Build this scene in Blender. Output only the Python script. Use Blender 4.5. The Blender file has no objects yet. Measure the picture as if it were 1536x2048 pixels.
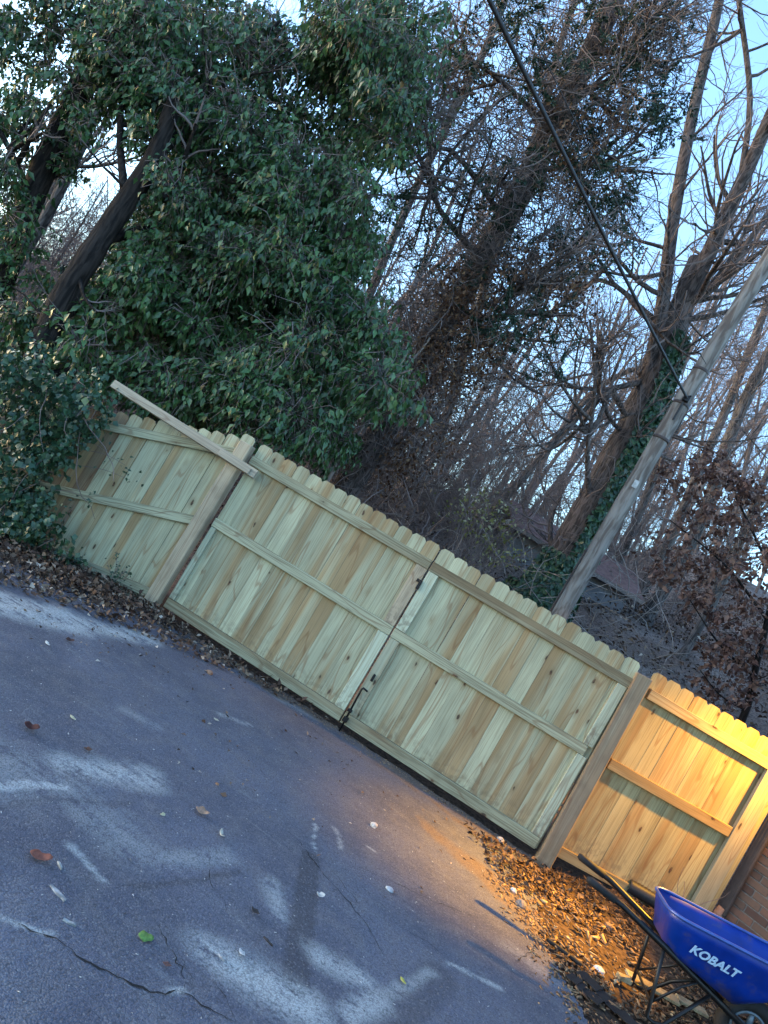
import bpy, math, random
import numpy as np
from mathutils import Vector, Matrix

random.seed(7); RNG = np.random.default_rng(11)
SC = bpy.context.scene
COL = SC.collection
rad = math.radians

# ------------------------------------------------------------------ camera
ROLL, PITCH, YAW, FPX = rad(30.51), rad(1.61), rad(-10.8), 1480.0
CAM = np.array([2.636, -6.682, 1.70])
FW = np.array([math.sin(YAW) * math.cos(PITCH), math.cos(YAW) * math.cos(PITCH), math.sin(PITCH)])
RT = np.array([math.cos(YAW), -math.sin(YAW), 0.0])
UP = np.cross(RT, FW)
cam_data = bpy.data.cameras.new('camera')
cam = bpy.data.objects.new('camera', cam_data); COL.objects.link(cam)
crt = RT * math.cos(ROLL) + UP * math.sin(ROLL)
cup = -RT * math.sin(ROLL) + UP * math.cos(ROLL)
m = Matrix(((crt[0], cup[0], -FW[0], CAM[0]), (crt[1], cup[1], -FW[1], CAM[1]), (crt[2], cup[2], -FW[2], CAM[2]), (0, 0, 0, 1)))
cam.matrix_world = m
cam_data.sensor_fit = 'VERTICAL'; cam_data.sensor_height = 36.0
cam_data.lens = 36.0 * FPX / 2048.0
cam_data.clip_start = 0.05; cam_data.clip_end = 600
SC.camera = cam

# ------------------------------------------------------------------ sky, sun, exposure
SUN_EL, SUN_AZ = rad(9.0), rad(-92)          # low sun off to the left, behind the evergreens
w = bpy.data.worlds.new('World'); SC.world = w; w.use_nodes = True
nt = w.node_tree; nt.nodes.clear()
sky = nt.nodes.new('ShaderNodeTexSky'); sky.sky_type = 'NISHITA'; sky.sun_disc = False
sky.sun_elevation = SUN_EL; sky.sun_rotation = SUN_AZ
sky.air_density = 1.0; sky.dust_density = 0.9; sky.ozone_density = 2.7
bg = nt.nodes.new('ShaderNodeBackground'); bg.inputs['Strength'].default_value = 0.15
wo = nt.nodes.new('ShaderNodeOutputWorld')
nt.links.new(sky.outputs[0], bg.inputs[0]); nt.links.new(bg.outputs[0], wo.inputs[0])
sd = bpy.data.lights.new('sun', 'SUN'); sd.energy = 0.07; sd.angle = rad(60); sd.color = (1.0, 0.95, 0.9)
so = bpy.data.objects.new('sun', sd); COL.objects.link(so)
# direction towards the sun (Nishita: rotation measured from +Y, clockwise)
sdir = Vector((math.sin(SUN_AZ) * math.cos(SUN_EL), math.cos(SUN_AZ) * math.cos(SUN_EL), math.sin(SUN_EL)))
so.rotation_euler = sdir.to_track_quat('Z', 'Y').to_euler(); so.location = (0, -20, 20)
SC.view_settings.view_transform = 'Standard'; SC.view_settings.look = 'None'
SC.view_settings.gamma = 1.0; SC.view_settings.exposure = 2.95
SC.cycles.max_bounces = 6; SC.cycles.transparent_max_bounces = 6

# ------------------------------------------------------------------ helpers
def ray(px, py):
    dx, dy = px - 768, py - 1024
    a = dx * math.cos(ROLL) + dy * math.sin(ROLL); b = dx * math.sin(ROLL) - dy * math.cos(ROLL)
    return FW + RT * (a / FPX) + UP * (b / FPX)
def P(px, py, D):
    return CAM + ray(px, py) * D
def G(px, py, z=0.0):
    d = ray(px, py); t = (z - CAM[2]) / d[2]; return CAM + t * d

def sstep(a, b, x):
    t = np.clip((np.asarray(x, float) - a) / (b - a), 0, 1); return t * t * (3 - 2 * t)

_H = np.random.default_rng(3).random((256, 256))
def vnoise(x, y):
    x = np.asarray(x, float); y = np.asarray(y, float)
    xi = np.floor(x).astype(int); yi = np.floor(y).astype(int); fx = x - xi; fy = y - yi
    fx = fx * fx * (3 - 2 * fx); fy = fy * fy * (3 - 2 * fy)
    a = _H[xi % 256, yi % 256]; b = _H[(xi + 1) % 256, yi % 256]; c = _H[xi % 256, (yi + 1) % 256]; d = _H[(xi + 1) % 256, (yi + 1) % 256]
    return (a * (1 - fx) + b * fx) * (1 - fy) + (c * (1 - fx) + d * fx) * fy
def fbm(x, y, o=4):
    s = 0; a = .5; t = 0
    for i in range(o):
        s = s + a * vnoise(np.asarray(x) * 2 ** i + 17.3 * i, np.asarray(y) * 2 ** i + 5.1 * i); t += a; a *= .5
    return s / t

def height(x, y):
    x = np.asarray(x, float); y = np.asarray(y, float)
    z = -0.11 * np.clip(-x - 0.1, 0, 2.5) * sstep(-3.2, -0.6, y)
    z = z + 0.12 * sstep(3.9, 4.9, x) * sstep(-1.3, -0.1, y)
    hill = 0.34 * np.clip(y - 1.4, 0, 7.5) + 0.13 * np.clip(y - 8.9, 0, 30)
    hill = hill + (fbm(x * .35, y * .35, 3) - .5) * .5 * sstep(2, 6, y)
    z = z + hill * (1 + .55 * sstep(5.5, 11, x))
    z = z + (fbm(x * .8 + 9, y * .8, 3) - .5) * .025
    return z
def hz(x, y): return float(height(x, y))

def new_mesh(name, V, Fs, attrs=None, smooth=False):
    """V (n,3); Fs list/array of equal-sized faces, or list of arrays of different face sizes"""
    me = bpy.data.meshes.new(name)
    V = np.asarray(V, np.float32).reshape(-1, 3)
    if not isinstance(Fs, (list, tuple)) or (len(Fs) and not isinstance(Fs[0], np.ndarray)): Fs = [np.asarray(Fs)]
    Fs = [np.asarray(f, np.int32) for f in Fs if len(f)]
    loops = np.concatenate([f.ravel() for f in Fs]); sizes = np.concatenate([np.full(len(f), f.shape[1], np.int32) for f in Fs])
    me.vertices.add(len(V)); me.vertices.foreach_set('co', V.ravel())
    me.loops.add(len(loops)); me.loops.foreach_set('vertex_index', loops)
    me.polygons.add(len(sizes)); st = np.zeros(len(sizes), np.int32); st[1:] = np.cumsum(sizes)[:-1]
    me.polygons.foreach_set('loop_start', st)
    me.update(calc_edges=True)
    if smooth: me.polygons.foreach_set('use_smooth', np.ones(len(sizes), bool))
    for k, a in (attrs or {}).items():
        at = me.attributes.new(k, 'FLOAT', 'POINT'); at.data.foreach_set('value', np.asarray(a, np.float32))
    me.validate()
    return me

def obj(name, me, mat=None, parent=None, loc=None, rot=None):
    o = bpy.data.objects.new(name, me); COL.objects.link(o)
    if mat is not None and me is not None and len(me.materials) == 0: me.materials.append(mat)
    if parent is not None: o.parent = parent
    if loc is not None: o.location = loc
    if rot is not None: o.rotation_euler = rot
    return o
def empty(name, loc=(0, 0, 0), rz=0.0):
    o = bpy.data.objects.new(name, None); COL.objects.link(o); o.location = loc; o.rotation_euler = (0, 0, rz)
    o.empty_display_size = .1
    return o
def tag(o, label=None, cat=None, group=None, kind=None):
    if label: o['label'] = label
    if cat: o['category'] = cat
    if group: o['group'] = group
    if kind: o['kind'] = kind
    return o

class MB:
    def __init__(s): s.v = []; s.f = {}
    def add(s, V, F):
        b = len(s.v); s.v += [tuple(map(float, p)) for p in V]
        for f in F: s.f.setdefault(len(f), []).append([i + b for i in f])
        return s
    def box(s, x0, x1, y0, y1, z0, z1, M=None):
        V = [(x, y, z) for z in (z0, z1) for y in (y0, y1) for x in (x0, x1)]
        if M is not None: V = [tuple(M @ Vector(p)) for p in V]
        return s.add(V, [(0, 2, 3, 1), (4, 5, 7, 6), (0, 1, 5, 4), (2, 6, 7, 3), (0, 4, 6, 2), (1, 3, 7, 5)])
    def bbox(s, x0, x1, y0, y1, z0, z1, b=.003, M=None):
        """box with chamfered edges"""
        V = []; idx = {}
        for sx in (0, 1):
            for sy in (0, 1):
                for sz in (0, 1):
                    for ax in range(3):
                        p = [x1 if sx else x0, y1 if sy else y0, z1 if sz else z0]
                        sg = [1 if sx else -1, 1 if sy else -1, 1 if sz else -1]
                        for k in range(3):
                            if k != ax: p[k] -= sg[k] * b
                        idx[(sx, sy, sz, ax)] = len(V); V.append(tuple(p))
        F = []
        for ax in range(3):
            o1, o2 = [k for k in range(3) if k != ax]
            for sd_ in (0, 1):
                q = []
                for a_, b_ in ((0, 0), (1, 0), (1, 1), (0, 1)):
                    c = [0, 0, 0]; c[ax] = sd_; c[o1] = a_; c[o2] = b_; q.append(idx[(*c, ax)])
                F.append(q)
            for a_ in (0, 1):
                for b_ in (0, 1):
                    c0 = [0, 0, 0]; c0[o1] = a_; c0[o2] = b_; c1 = list(c0); c1[ax] = 1
                    F.append([idx[(*c0, o1)], idx[(*c1, o1)], idx[(*c1, o2)], idx[(*c0, o2)]])
        for sx in (0, 1):
            for sy in (0, 1):
                for sz in (0, 1): F.append([idx[(sx, sy, sz, k)] for k in range(3)])
        if M is not None: V = [tuple(M @ Vector(p)) for p in V]
        return s.add(V, F)
    def tube(s, pts, r, n=8, cap=True):
        pts = [Vector(p) for p in pts]; k = len(pts); rr = r if hasattr(r, '__len__') else [r] * k
        rings = []; V = []; nrm = None
        for i in range(k):
            t = (pts[min(i + 1, k - 1)] - pts[max(i - 1, 0)]).normalized()
            if nrm is None:
                a = Vector((0, 0, 1)) if abs(t.z) < .9 else Vector((1, 0, 0)); nrm = t.cross(a).normalized()
            nrm = (nrm - t * nrm.dot(t)).normalized(); bn = t.cross(nrm)
            for j in range(n):
                a = 2 * math.pi * j / n; V.append(tuple(pts[i] + (nrm * math.cos(a) + bn * math.sin(a)) * rr[i]))
        F = [[i * n + j, i * n + (j + 1) % n, (i + 1) * n + (j + 1) % n, (i + 1) * n + j] for i in range(k - 1) for j in range(n)]
        if cap: F += [list(range(n))[::-1], [(k - 1) * n + j for j in range(n)]]
        return s.add(V, F)
    def mesh(s, name, smooth=False):
        me = bpy.data.meshes.new(name)
        me.from_pydata(s.v, [], [f for k in s.f for f in s.f[k]]); me.update()
        import bmesh
        b = bmesh.new(); b.from_mesh(me); bmesh.ops.recalc_face_normals(b, faces=b.faces); b.to_mesh(me); b.free()
        if smooth: me.polygons.foreach_set('use_smooth', [True] * len(me.polygons))
        return me

# ------------------------------------------------------------------ materials
def mat(name):
    m = bpy.data.materials.new(name); m.use_nodes = True; n = m.node_tree; n.nodes.clear()
    o = n.nodes.new('ShaderNodeOutputMaterial'); b = n.nodes.new('ShaderNodeBsdfPrincipled')
    n.links.new(b.outputs[0], o.inputs[0]); b.inputs['Specular IOR Level'].default_value = .3
    return m, n, b
def N(n, t, **kw):
    x = n.nodes.new('ShaderNode' + t)
    for k, v in kw.items():
        if k in x.inputs: x.inputs[k].default_value = v
        else: setattr(x, k, v)
    return x
def L(n, a, b): n.links.new(a, b)
def mixc(n, fac, a, b, mode='MIX'):
    x = n.nodes.new('ShaderNodeMix'); x.data_type = 'RGBA'; x.blend_type = mode
    for s, v in ((x.inputs[0], fac), (x.inputs[6], a), (x.inputs[7], b)):
        if isinstance(v, (int, float)): s.default_value = v
        elif isinstance(v, (tuple, list)): s.default_value = (*v[:3], 1)
        else: n.links.new(v, s)
    return x.outputs[2]
def ramp(n, fac, a, b, ca=(0, 0, 0), cb=(1, 1, 1)):
    x = n.nodes.new('ShaderNodeMapRange'); x.interpolation_type = 'SMOOTHSTEP'
    x.inputs[1].default_value = a; x.inputs[2].default_value = b; n.links.new(fac, x.inputs[0]); return x.outputs[0]
def math_(n, op, a, b=0.0):
    x = n.nodes.new('ShaderNodeMath'); x.operation = op
    for s, v in ((x.inputs[0], a), (x.inputs[1], b)):
        if isinstance(v, (int, float)): s.default_value = v
        else: n.links.new(v, s)
    return x.outputs[0]

def wood(name, axis, pale, tan, tan_amt=.5, knot=.5, dirty=0.0, grain=.38):
    m, n, b = mat(name)
    tc = N(n, 'TexCoord'); oi = N(n, 'ObjectInfo')
    off = N(n, 'VectorMath', operation='SCALE'); comb = N(n, 'CombineXYZ')
    for k, s in enumerate((91.0, 57.0, 173.0)): L(n, math_(n, 'MULTIPLY', oi.outputs['Random'], s), comb.inputs[k])
    add = N(n, 'VectorMath', operation='ADD'); L(n, tc.outputs['Object'], add.inputs[0]); L(n, comb.outputs[0], add.inputs[1])
    def mp(cross, along):
        sc = [cross] * 3; sc[axis] = along
        x = N(n, 'Mapping'); x.inputs['Scale'].default_value = sc; L(n, add.outputs[0], x.inputs[0]); return x.outputs[0]
    n1 = N(n, 'TexNoise', Scale=1.0, Detail=2.0, Distortion=.3); L(n, mp(8.5, .35), n1.inputs[0])
    th = math_(n, 'ADD', math_(n, 'MULTIPLY', oi.outputs['Random'], .26), .46 - .2 * tan_amt)
    f1 = ramp(n, math_(n, 'SUBTRACT', n1.outputs[0], th), -.05, .17)
    c = mixc(n, f1, pale, tan)
    n2 = N(n, 'TexNoise', Scale=1.0, Detail=4.0, Distortion=1.2); L(n, mp(90, 1.6), n2.inputs[0])
    c = mixc(n, math_(n, 'MULTIPLY', ramp(n, n2.outputs[0], .46, .6), grain), c, tuple(.5 * x for x in tan))
    n3 = N(n, 'TexNoise', Scale=1.0, Detail=3.0); L(n, mp(5, 1.3), n3.inputs[0])
    c = mixc(n, .45, c, mixc(n, 1.0, c, n3.outputs[0], 'OVERLAY'))
    # knots
    vo = N(n, 'TexVoronoi', Scale=1.0, Randomness=1.0); L(n, mp(10, 4.2), vo.inputs[0])
    kd = N(n, 'TexNoise', Scale=1.0, Detail=2.0); L(n, mp(45, 30), kd.inputs[0])
    dist = math_(n, 'ADD', vo.outputs['Distance'], math_(n, 'MULTIPLY', kd.outputs[0], .16))
    sep = N(n, 'SeparateColor'); L(n, vo.outputs['Color'], sep.inputs[0])
    pick = ramp(n, sep.outputs[0], 1 - knot, 1 - knot + .02)
    kn = math_(n, 'MULTIPLY', math_(n, 'SUBTRACT', 1.0, ramp(n, dist, .15, .23)), pick)
    halo = math_(n, 'MULTIPLY', math_(n, 'SUBTRACT', 1.0, ramp(n, dist, .18, .48)), math_(n, 'MULTIPLY', pick, .5))
    c = mixc(n, halo, c, tuple(.7 * x for x in tan))
    ns = N(n, 'TexNoise', Scale=1.0, Detail=1.0); L(n, mp(7, .8), ns.inputs[0])
    line = math_(n, 'SUBTRACT', 1.0, ramp(n, math_(n, 'ABSOLUTE', math_(n, 'SUBTRACT', ns.outputs[0], .56)), .004, .02))
    c = mixc(n, math_(n, 'MULTIPLY', line, .45), c, tuple(q * f for q, f in zip(tan, (.62, .42, .35))))
    c = mixc(n, math_(n, 'MULTIPLY', kn, .92), c, mixc(n, ramp(n, kd.outputs[0], .4, .6), (.035, .02, .014), (.10, .042, .022)))
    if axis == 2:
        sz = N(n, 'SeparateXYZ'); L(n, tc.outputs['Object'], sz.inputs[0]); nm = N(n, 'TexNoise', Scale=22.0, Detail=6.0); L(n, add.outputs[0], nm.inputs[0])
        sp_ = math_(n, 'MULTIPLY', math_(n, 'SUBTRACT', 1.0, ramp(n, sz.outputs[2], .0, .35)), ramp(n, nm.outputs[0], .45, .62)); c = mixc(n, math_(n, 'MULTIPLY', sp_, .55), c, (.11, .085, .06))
    # brightness per board
    hv = N(n, 'HueSaturation'); L(n, c, hv.inputs['Color'])
    L(n, math_(n, 'ADD', math_(n, 'MULTIPLY', oi.outputs['Random'], .3), .84), hv.inputs['Value'])
    c = hv.outputs[0]
    if dirty:
        nd = N(n, 'TexNoise', Scale=6.0, Detail=5.0); L(n, add.outputs[0], nd.inputs[0])
        c = mixc(n, math_(n, 'MULTIPLY', ramp(n, nd.outputs[0], .45, .7), dirty), c, (.07, .05, .038))
    L(n, c, b.inputs['Base Color']); b.inputs['Roughness'].default_value = .8
    bp = N(n, 'Bump', Strength=.35, Distance=.002); L(n, n2.outputs[0], bp.inputs['Height']); L(n, bp.outputs[0], b.inputs['Normal'])
    return m

GREEN = (.325, .325, .22); TAN = (.28, .20, .105)
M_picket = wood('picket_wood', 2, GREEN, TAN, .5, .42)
M_rail = wood('rail_wood', 0, (.28, .28, .19), (.19, .145, .085), .45, .4, 0, .6)
M_stile = wood('stile_wood', 2, (.34, .365, .27), (.28, .22, .13), .2, .3)
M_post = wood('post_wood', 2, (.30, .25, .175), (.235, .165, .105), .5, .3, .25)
M_pickw = wood('picket_wood_lamp_tint', 2, (.29, .24, .125), (.26, .17, .075), .5, .38)  # the same picket wood, with the lamp's yellow put into its colour
M_railw = wood('rail_wood_lamp_tint', 0, (.28, .22, .12), (.24, .16, .075), .4, .3)  # rail wood again, yellowed in its colour by the lamp
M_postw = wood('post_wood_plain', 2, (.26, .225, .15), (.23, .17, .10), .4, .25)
M_pickb = wood('picket_wood_brown', 2, (.20, .155, .10), (.17, .105, .06), .6, .35)
M_board = wood('weathered_board', 0, (.27, .235, .175), (.2, .155, .11), .5, .3)

def simple(name, col, rough=.7, metal=0.0, var=.3, scale=30.0, spec=.3, bump=0.0, col2=None):
    m, n, b = mat(name)
    tc = N(n, 'TexCoord'); no = N(n, 'TexNoise', Scale=scale, Detail=5.0); L(n, tc.outputs['Object'], no.inputs[0])
    c2 = col2 or tuple(x * (1 - var) for x in col)
    L(n, mixc(n, ramp(n, no.outputs[0], .35, .65), col, c2), b.inputs['Base Color'])
    b.inputs['Roughness'].default_value = rough; b.inputs['Metallic'].default_value = metal; b.inputs['Specular IOR Level'].default_value = spec
    if bump:
        bp = N(n, 'Bump', Strength=1.0, Distance=bump); L(n, no.outputs[0], bp.inputs['Height']); L(n, bp.outputs[0], b.inputs['Normal'])
    return m

def leafmat(name, cols, rough=.45, spec=.5, trans=.15):
    """cols: list of (position, colour) along the per-leaf 'tint' value"""
    m, n, b = mat(name)
    at = N(n, 'Attribute', attribute_name='tint'); cr = N(n, 'ValToRGB')
    e = cr.color_ramp.elements
    e[0].position, e[0].color = cols[0][0], (*cols[0][1], 1); e[1].position, e[1].color = cols[-1][0], (*cols[-1][1], 1)
    for p, c in cols[1:-1]:
        x = e.new(p); x.color = (*c, 1)
    L(n, at.outputs['Fac'], cr.inputs[0]); L(n, cr.outputs[0], b.inputs['Base Color'])
    b.inputs['Roughness'].default_value = rough; b.inputs['Specular IOR Level'].default_value = spec
    if trans:
        o = [x for x in n.nodes if x.type == 'OUTPUT_MATERIAL'][0]
        tr = N(n, 'BsdfTranslucent'); L(n, cr.outputs[0], tr.inputs[0]); mx = N(n, 'MixShader'); mx.inputs[0].default_value = trans
        L(n, b.outputs[0], mx.inputs[1]); L(n, tr.outputs[0], mx.inputs[2]); L(n, mx.outputs[0], o.inputs[0])
    return m
M_leaf = leafmat('evergreen_leaf', [(0, (.008, .026, .010)), (.4, (.034, .088, .026)), (.85, (.082, .17, .052)), (.94, (.08, .12, .03)), (.975, (.16, .13, .03)), (1, (.2, .12, .04))], .42, .5)
M_ivy = leafmat('ivy_leaf', [(0, (.012, .036, .02)), (.6, (.03, .075, .035)), (.93, (.06, .12, .05)), (1, (.14, .17, .06))], .42, .5)
M_cedar = leafmat('cedar_leaf', [(0, (.008, .024, .016)), (.7, (.02, .048, .03)), (1, (.035, .06, .03))], .6, .3, .05)
M_brown = leafmat('dead_leaf', [(0, (.035, .017, .012)), (.4, (.085, .042, .026)), (.75, (.14, .075, .042)), (1, (.22, .14, .08))], .75, .2)
M_oak = leafmat('oak_leaf', [(0, (.06, .032, .028)), (.5, (.14, .078, .065)), (1, (.25, .155, .12))], .7, .2)
M_yellow = leafmat('yellow_leaf', [(0, (.10, .10, .03)), (.6, (.22, .21, .07)), (1, (.4, .38, .25))], .6, .2, .3)
M_litter = leafmat('litter_leaf', [(0, (.025, .015, .012)), (.45, (.075, .045, .032)), (.8, (.14, .095, .065)), (.93, (.24, .18, .13)), (1, (.42, .36, .30))], .8, .2, 0)
M_chip = leafmat('wood_chip', [(0, (.05, .03, .02)), (.4, (.14, .085, .05)), (.8, (.28, .19, .11)), (1, (.42, .33, .22))], .8, .2, 0)

def bark(name, a, b_, sc=14):
    m, n, b = mat(name)
    tc = N(n, 'TexCoord'); mp = N(n, 'Mapping'); mp.inputs['Scale'].default_value = (sc, sc, sc * .18); L(n, tc.outputs['Object'], mp.inputs[0])
    no = N(n, 'TexNoise', Scale=1.0, Detail=6.0, Distortion=.8); L(n, mp.outputs[0], no.inputs[0])
    L(n, mixc(n, ramp(n, no.outputs[0], .35, .65), a, b_), b.inputs['Base Color']); b.inputs['Roughness'].default_value = .9; b.inputs['Specular IOR Level'].default_value = .15
    bp = N(n, 'Bump', Strength=1.0, Distance=.03); L(n, no.outputs[0], bp.inputs['Height']); L(n, bp.outputs[0], b.inputs['Normal'])
    return m
M_bark_dark = bark('dark_bark', (.010, .009, .009), (.034, .028, .026), 22)
M_bark_cedar = bark('cedar_bark', (.04, .033, .032), (.135, .112, .108), 24)
M_bark_grey = bark('grey_bark', (.045, .04, .04), (.14, .128, .125), 24)
M_twig = simple('twig', (.19, .15, .142), .9, var=.4, scale=3)
M_twig_pale = simple('pale_twig', (.30, .26, .24), .9, var=.4, scale=3)
M_pole = bark('pole_wood', (.11, .09, .08), (.23, .215, .20), 16)

# ground materials
def ground_material():
    m, n, b = mat('forest_floor')
    tc = N(n, 'TexCoord')
    n1 = N(n, 'TexNoise', Scale=1.1, Detail=6.0); L(n, tc.outputs['Object'], n1.inputs[0])
    n2 = N(n, 'TexNoise', Scale=28.0, Detail=6.0); L(n, tc.outputs['Object'], n2.inputs[0])
    vo = N(n, 'TexVoronoi', Scale=18.0); L(n, tc.outputs['Object'], vo.inputs[0])
    c = mixc(n, ramp(n, n1.outputs[0], .4, .62), (.17, .125, .105), (.24, .195, .175))
    c = mixc(n, math_(n, 'MULTIPLY', ramp(n, n2.outputs[0], .4, .65), .7), c, (.06, .045, .04))
    c = mixc(n, math_(n, 'MULTIPLY', ramp(n, vo.outputs['Distance'], .35, .1), .35), c, (.16, .12, .095))
    sx = N(n, 'SeparateXYZ'); L(n, tc.outputs['Object'], sx.inputs[0])
    soil = mixc(n, ramp(n, n2.outputs[0], .4, .62), (.075, .05, .036), (.035, .024, .018))
    c = mixc(n, ramp(n, sx.outputs[1], .6, 1.6), soil, c)
    L(n, c, b.inputs['Base Color']); b.inputs['Roughness'].default_value = .95; b.inputs['Specular IOR Level'].default_value = .1
    bp = N(n, 'Bump', Strength=.8, Distance=.02); L(n, n2.outputs[0], bp.inputs['Height']); L(n, bp.outputs[0], b.inputs['Normal'])
    return m
def asphalt_material():
    m, n, b = mat('old_asphalt')
    tc = N(n, 'TexCoord'); A = {k: N(n, 'Attribute', attribute_name=k).outputs['Fac'] for k in ('pale', 'dirt', 'dark')}
    fine = N(n, 'TexNoise', Scale=170.0, Detail=4.0); L(n, tc.outputs['Object'], fine.inputs[0])
    mid = N(n, 'TexNoise', Scale=7.0, Detail=7.0, Distortion=.4); L(n, tc.outputs['Object'], mid.inputs[0])
    big = N(n, 'TexNoise', Scale=1.2, Detail=4.0); L(n, tc.outputs['Object'], big.inputs[0])
    mp = N(n, 'Mapping'); mp.inputs['Rotation'].default_value = (0, 0, rad(20)); mp.inputs['Scale'].default_value = (4, 22, 4); L(n, tc.outputs['Object'], mp.inputs[0])
    stk = N(n, 'TexNoise', Scale=1.0, Detail=6.0, Distortion=.6); L(n, mp.outputs[0], stk.inputs[0])
    vo = N(n, 'TexVoronoi', Scale=130.0); L(n, tc.outputs['Object'], vo.inputs[0])
    c = mixc(n, ramp(n, big.outputs[0], .35, .65), (.070, .075, .102), (.098, .106, .142))
    c = mixc(n, math_(n, 'MULTIPLY', ramp(n, mid.outputs[0], .42, .68), .55), c, (.12, .12, .135))
    c = mixc(n, math_(n, 'MULTIPLY', ramp(n, stk.outputs[0], .56, .74), .45), c, (.16, .165, .18))
    brk = N(n, 'TexNoise', Scale=38.0, Detail=8.0, Roughness=.7); L(n, tc.outputs['Object'], brk.inputs[0])
    mx3 = math_(n, 'ADD', math_(n, 'MULTIPLY', brk.outputs[0], .4), math_(n, 'ADD', math_(n, 'MULTIPLY', mid.outputs[0], .3), math_(n, 'MULTIPLY', stk.outputs[0], .3)))
    pal = math_(n, 'MULTIPLY', A['pale'], ramp(n, mx3, .385, .53))
    c = mixc(n, math_(n, 'MULTIPLY', A['dark'], .65), c, (.045, .044, .052))
    c = mixc(n, pal, c, (.34, .36, .36))
    dr = ramp(n, math_(n, 'ADD', A['dirt'], math_(n, 'MULTIPLY', math_(n, 'SUBTRACT', mid.outputs[0], .5), .9)), .3, 1.0)
    c = mixc(n, dr, c, mixc(n, ramp(n, fine.outputs[0], .4, .6), (.17, .125, .095), (.10, .075, .06)))
    c = mixc(n, .35, c, mixc(n, 1.0, c, fine.outputs[0], 'OVERLAY'))
    c = mixc(n, math_(n, 'MULTIPLY', ramp(n, vo.outputs['Distance'], .45, .7), .35), c, (.03, .03, .034))
    sv = N(n, 'SeparateColor'); L(n, vo.outputs['Color'], sv.inputs[0])
    c = mixc(n, math_(n, 'MULTIPLY', ramp(n, sv.outputs[0], .82, .95), .36), c, (.19, .19, .20))
    c = mixc(n, math_(n, 'MULTIPLY', ramp(n, sv.outputs[1], .78, .92), .4), c, (.022, .022, .025))
    L(n, c, b.inputs['Base Color']); b.inputs['Roughness'].default_value = .82; b.inputs['Specular IOR Level'].default_value = .25
    ad = math_(n, 'ADD', math_(n, 'MULTIPLY', math_(n, 'ADD', fine.outputs[0], math_(n, 'MULTIPLY', vo.outputs['Distance'], -.5)), .6), math_(n, 'MULTIPLY', mid.outputs[0], .6))
    bp = N(n, 'Bump', Strength=.9, Distance=.010); L(n, ad, bp.inputs['Height']); L(n, bp.outputs[0], b.inputs['Normal'])
    return m
M_ground = ground_material(); M_asphalt = asphalt_material()
M_crack = simple('crack_dark', (.012, .012, .013), .95, var=.3, scale=60)
M_black = simple('black_steel', (.012, .012, .014), .45, .4, var=.4, scale=60, spec=.4)

# ------------------------------------------------------------------ ground and driveway
def axis_grid(edges):
    out = []
    for a, b, s in edges: out += list(np.arange(a, b, s))
    return np.array(out + [edges[-1][1]])
gx = axis_grid([(-90, -20, 5), (-20, -6, 1), (-6, 10, .2), (10, 24, 1), (24, 90, 5)])
gy = axis_grid([(-40, -8, 2), (-8, 1.4, .2), (1.4, 12, .25), (12, 40, 1.0), (40, 160, 8)])
XX, YY = np.meshgrid(gx, gy, indexing='ij')

DRIVE = [(-6.0, -7.5), (-6.0, -1.5), (-2.4, -0.95), (-1.2, -0.75), (0.0, -0.15), (0.6, 0.02), (4.0, 0.02), (3.98, -0.75), (3.93, -1.2), (3.98, -1.65), (4.10, -2.0), (4.22, -2.35), (4.6, -3.4), (5.0, -7.5)]
def inside(x, y, poly):
    x = np.asarray(x, float); y = np.asarray(y, float); r = np.zeros(x.shape, bool); k = len(poly)
    for i in range(k):
        (xa, ya), (xb, yb) = poly[i], poly[(i + 1) % k]
        if ya == yb: continue
        c = ((ya > y) != (yb > y)) & (x < (xb - xa) * (y - ya) / (yb - ya) + xa); r ^= c
    return r
under = inside(XX, YY, DRIVE)
ZZ = height(XX, YY) - np.where(under, .05, 0.012)
nx, ny = XX.shape; I = np.arange(nx * ny).reshape(nx, ny)
GF = np.stack([I[:-1, :-1], I[1:, :-1], I[1:, 1:], I[:-1, 1:]], -1).reshape(-1, 4)
tag(obj('ground', new_mesh('ground', np.stack([XX, YY, ZZ], -1), GF, smooth=True), M_ground), kind='structure')

# driveway sheet with wear values per vertex
dx_ = axis_grid([(-6, -1.6, .12), (-1.6, 5.0, .02)]); dy_ = axis_grid([(-7.4, -5.3, .08), (-5.3, 0.03, .02)])
DX, DY = np.meshgrid(dx_, dy_, indexing='ij')
def segd(x, y, a, b):
    a = np.array(a[:2]); b = np.array(b[:2]); d = b - a; t = np.clip(((x - a[0]) * d[0] + (y - a[1]) * d[1]) / max(d @ d, 1e-9), 0, 1)
    return np.hypot(x - a[0] - t * d[0], y - a[1] - t * d[1])
wob = (fbm(DX * 3, DY * 3, 4) - .5)
wx, wy = DX + wob * .12, DY + (fbm(DX * 3 + 40, DY * 3 + 7, 4) - .5) * .12
def mark(lst):
    out = np.zeros(DX.shape)
    for (p, q, wd, st, soft) in lst:
        d = segd(wx if soft > .3 else DX + wob * .02, wy if soft > .3 else DY + wob * .02, G(*p), G(*q))
        out = np.maximum(out, st * (1 - sstep(wd * (1 - soft), wd * (1 + soft), d)))
    return out
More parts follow.
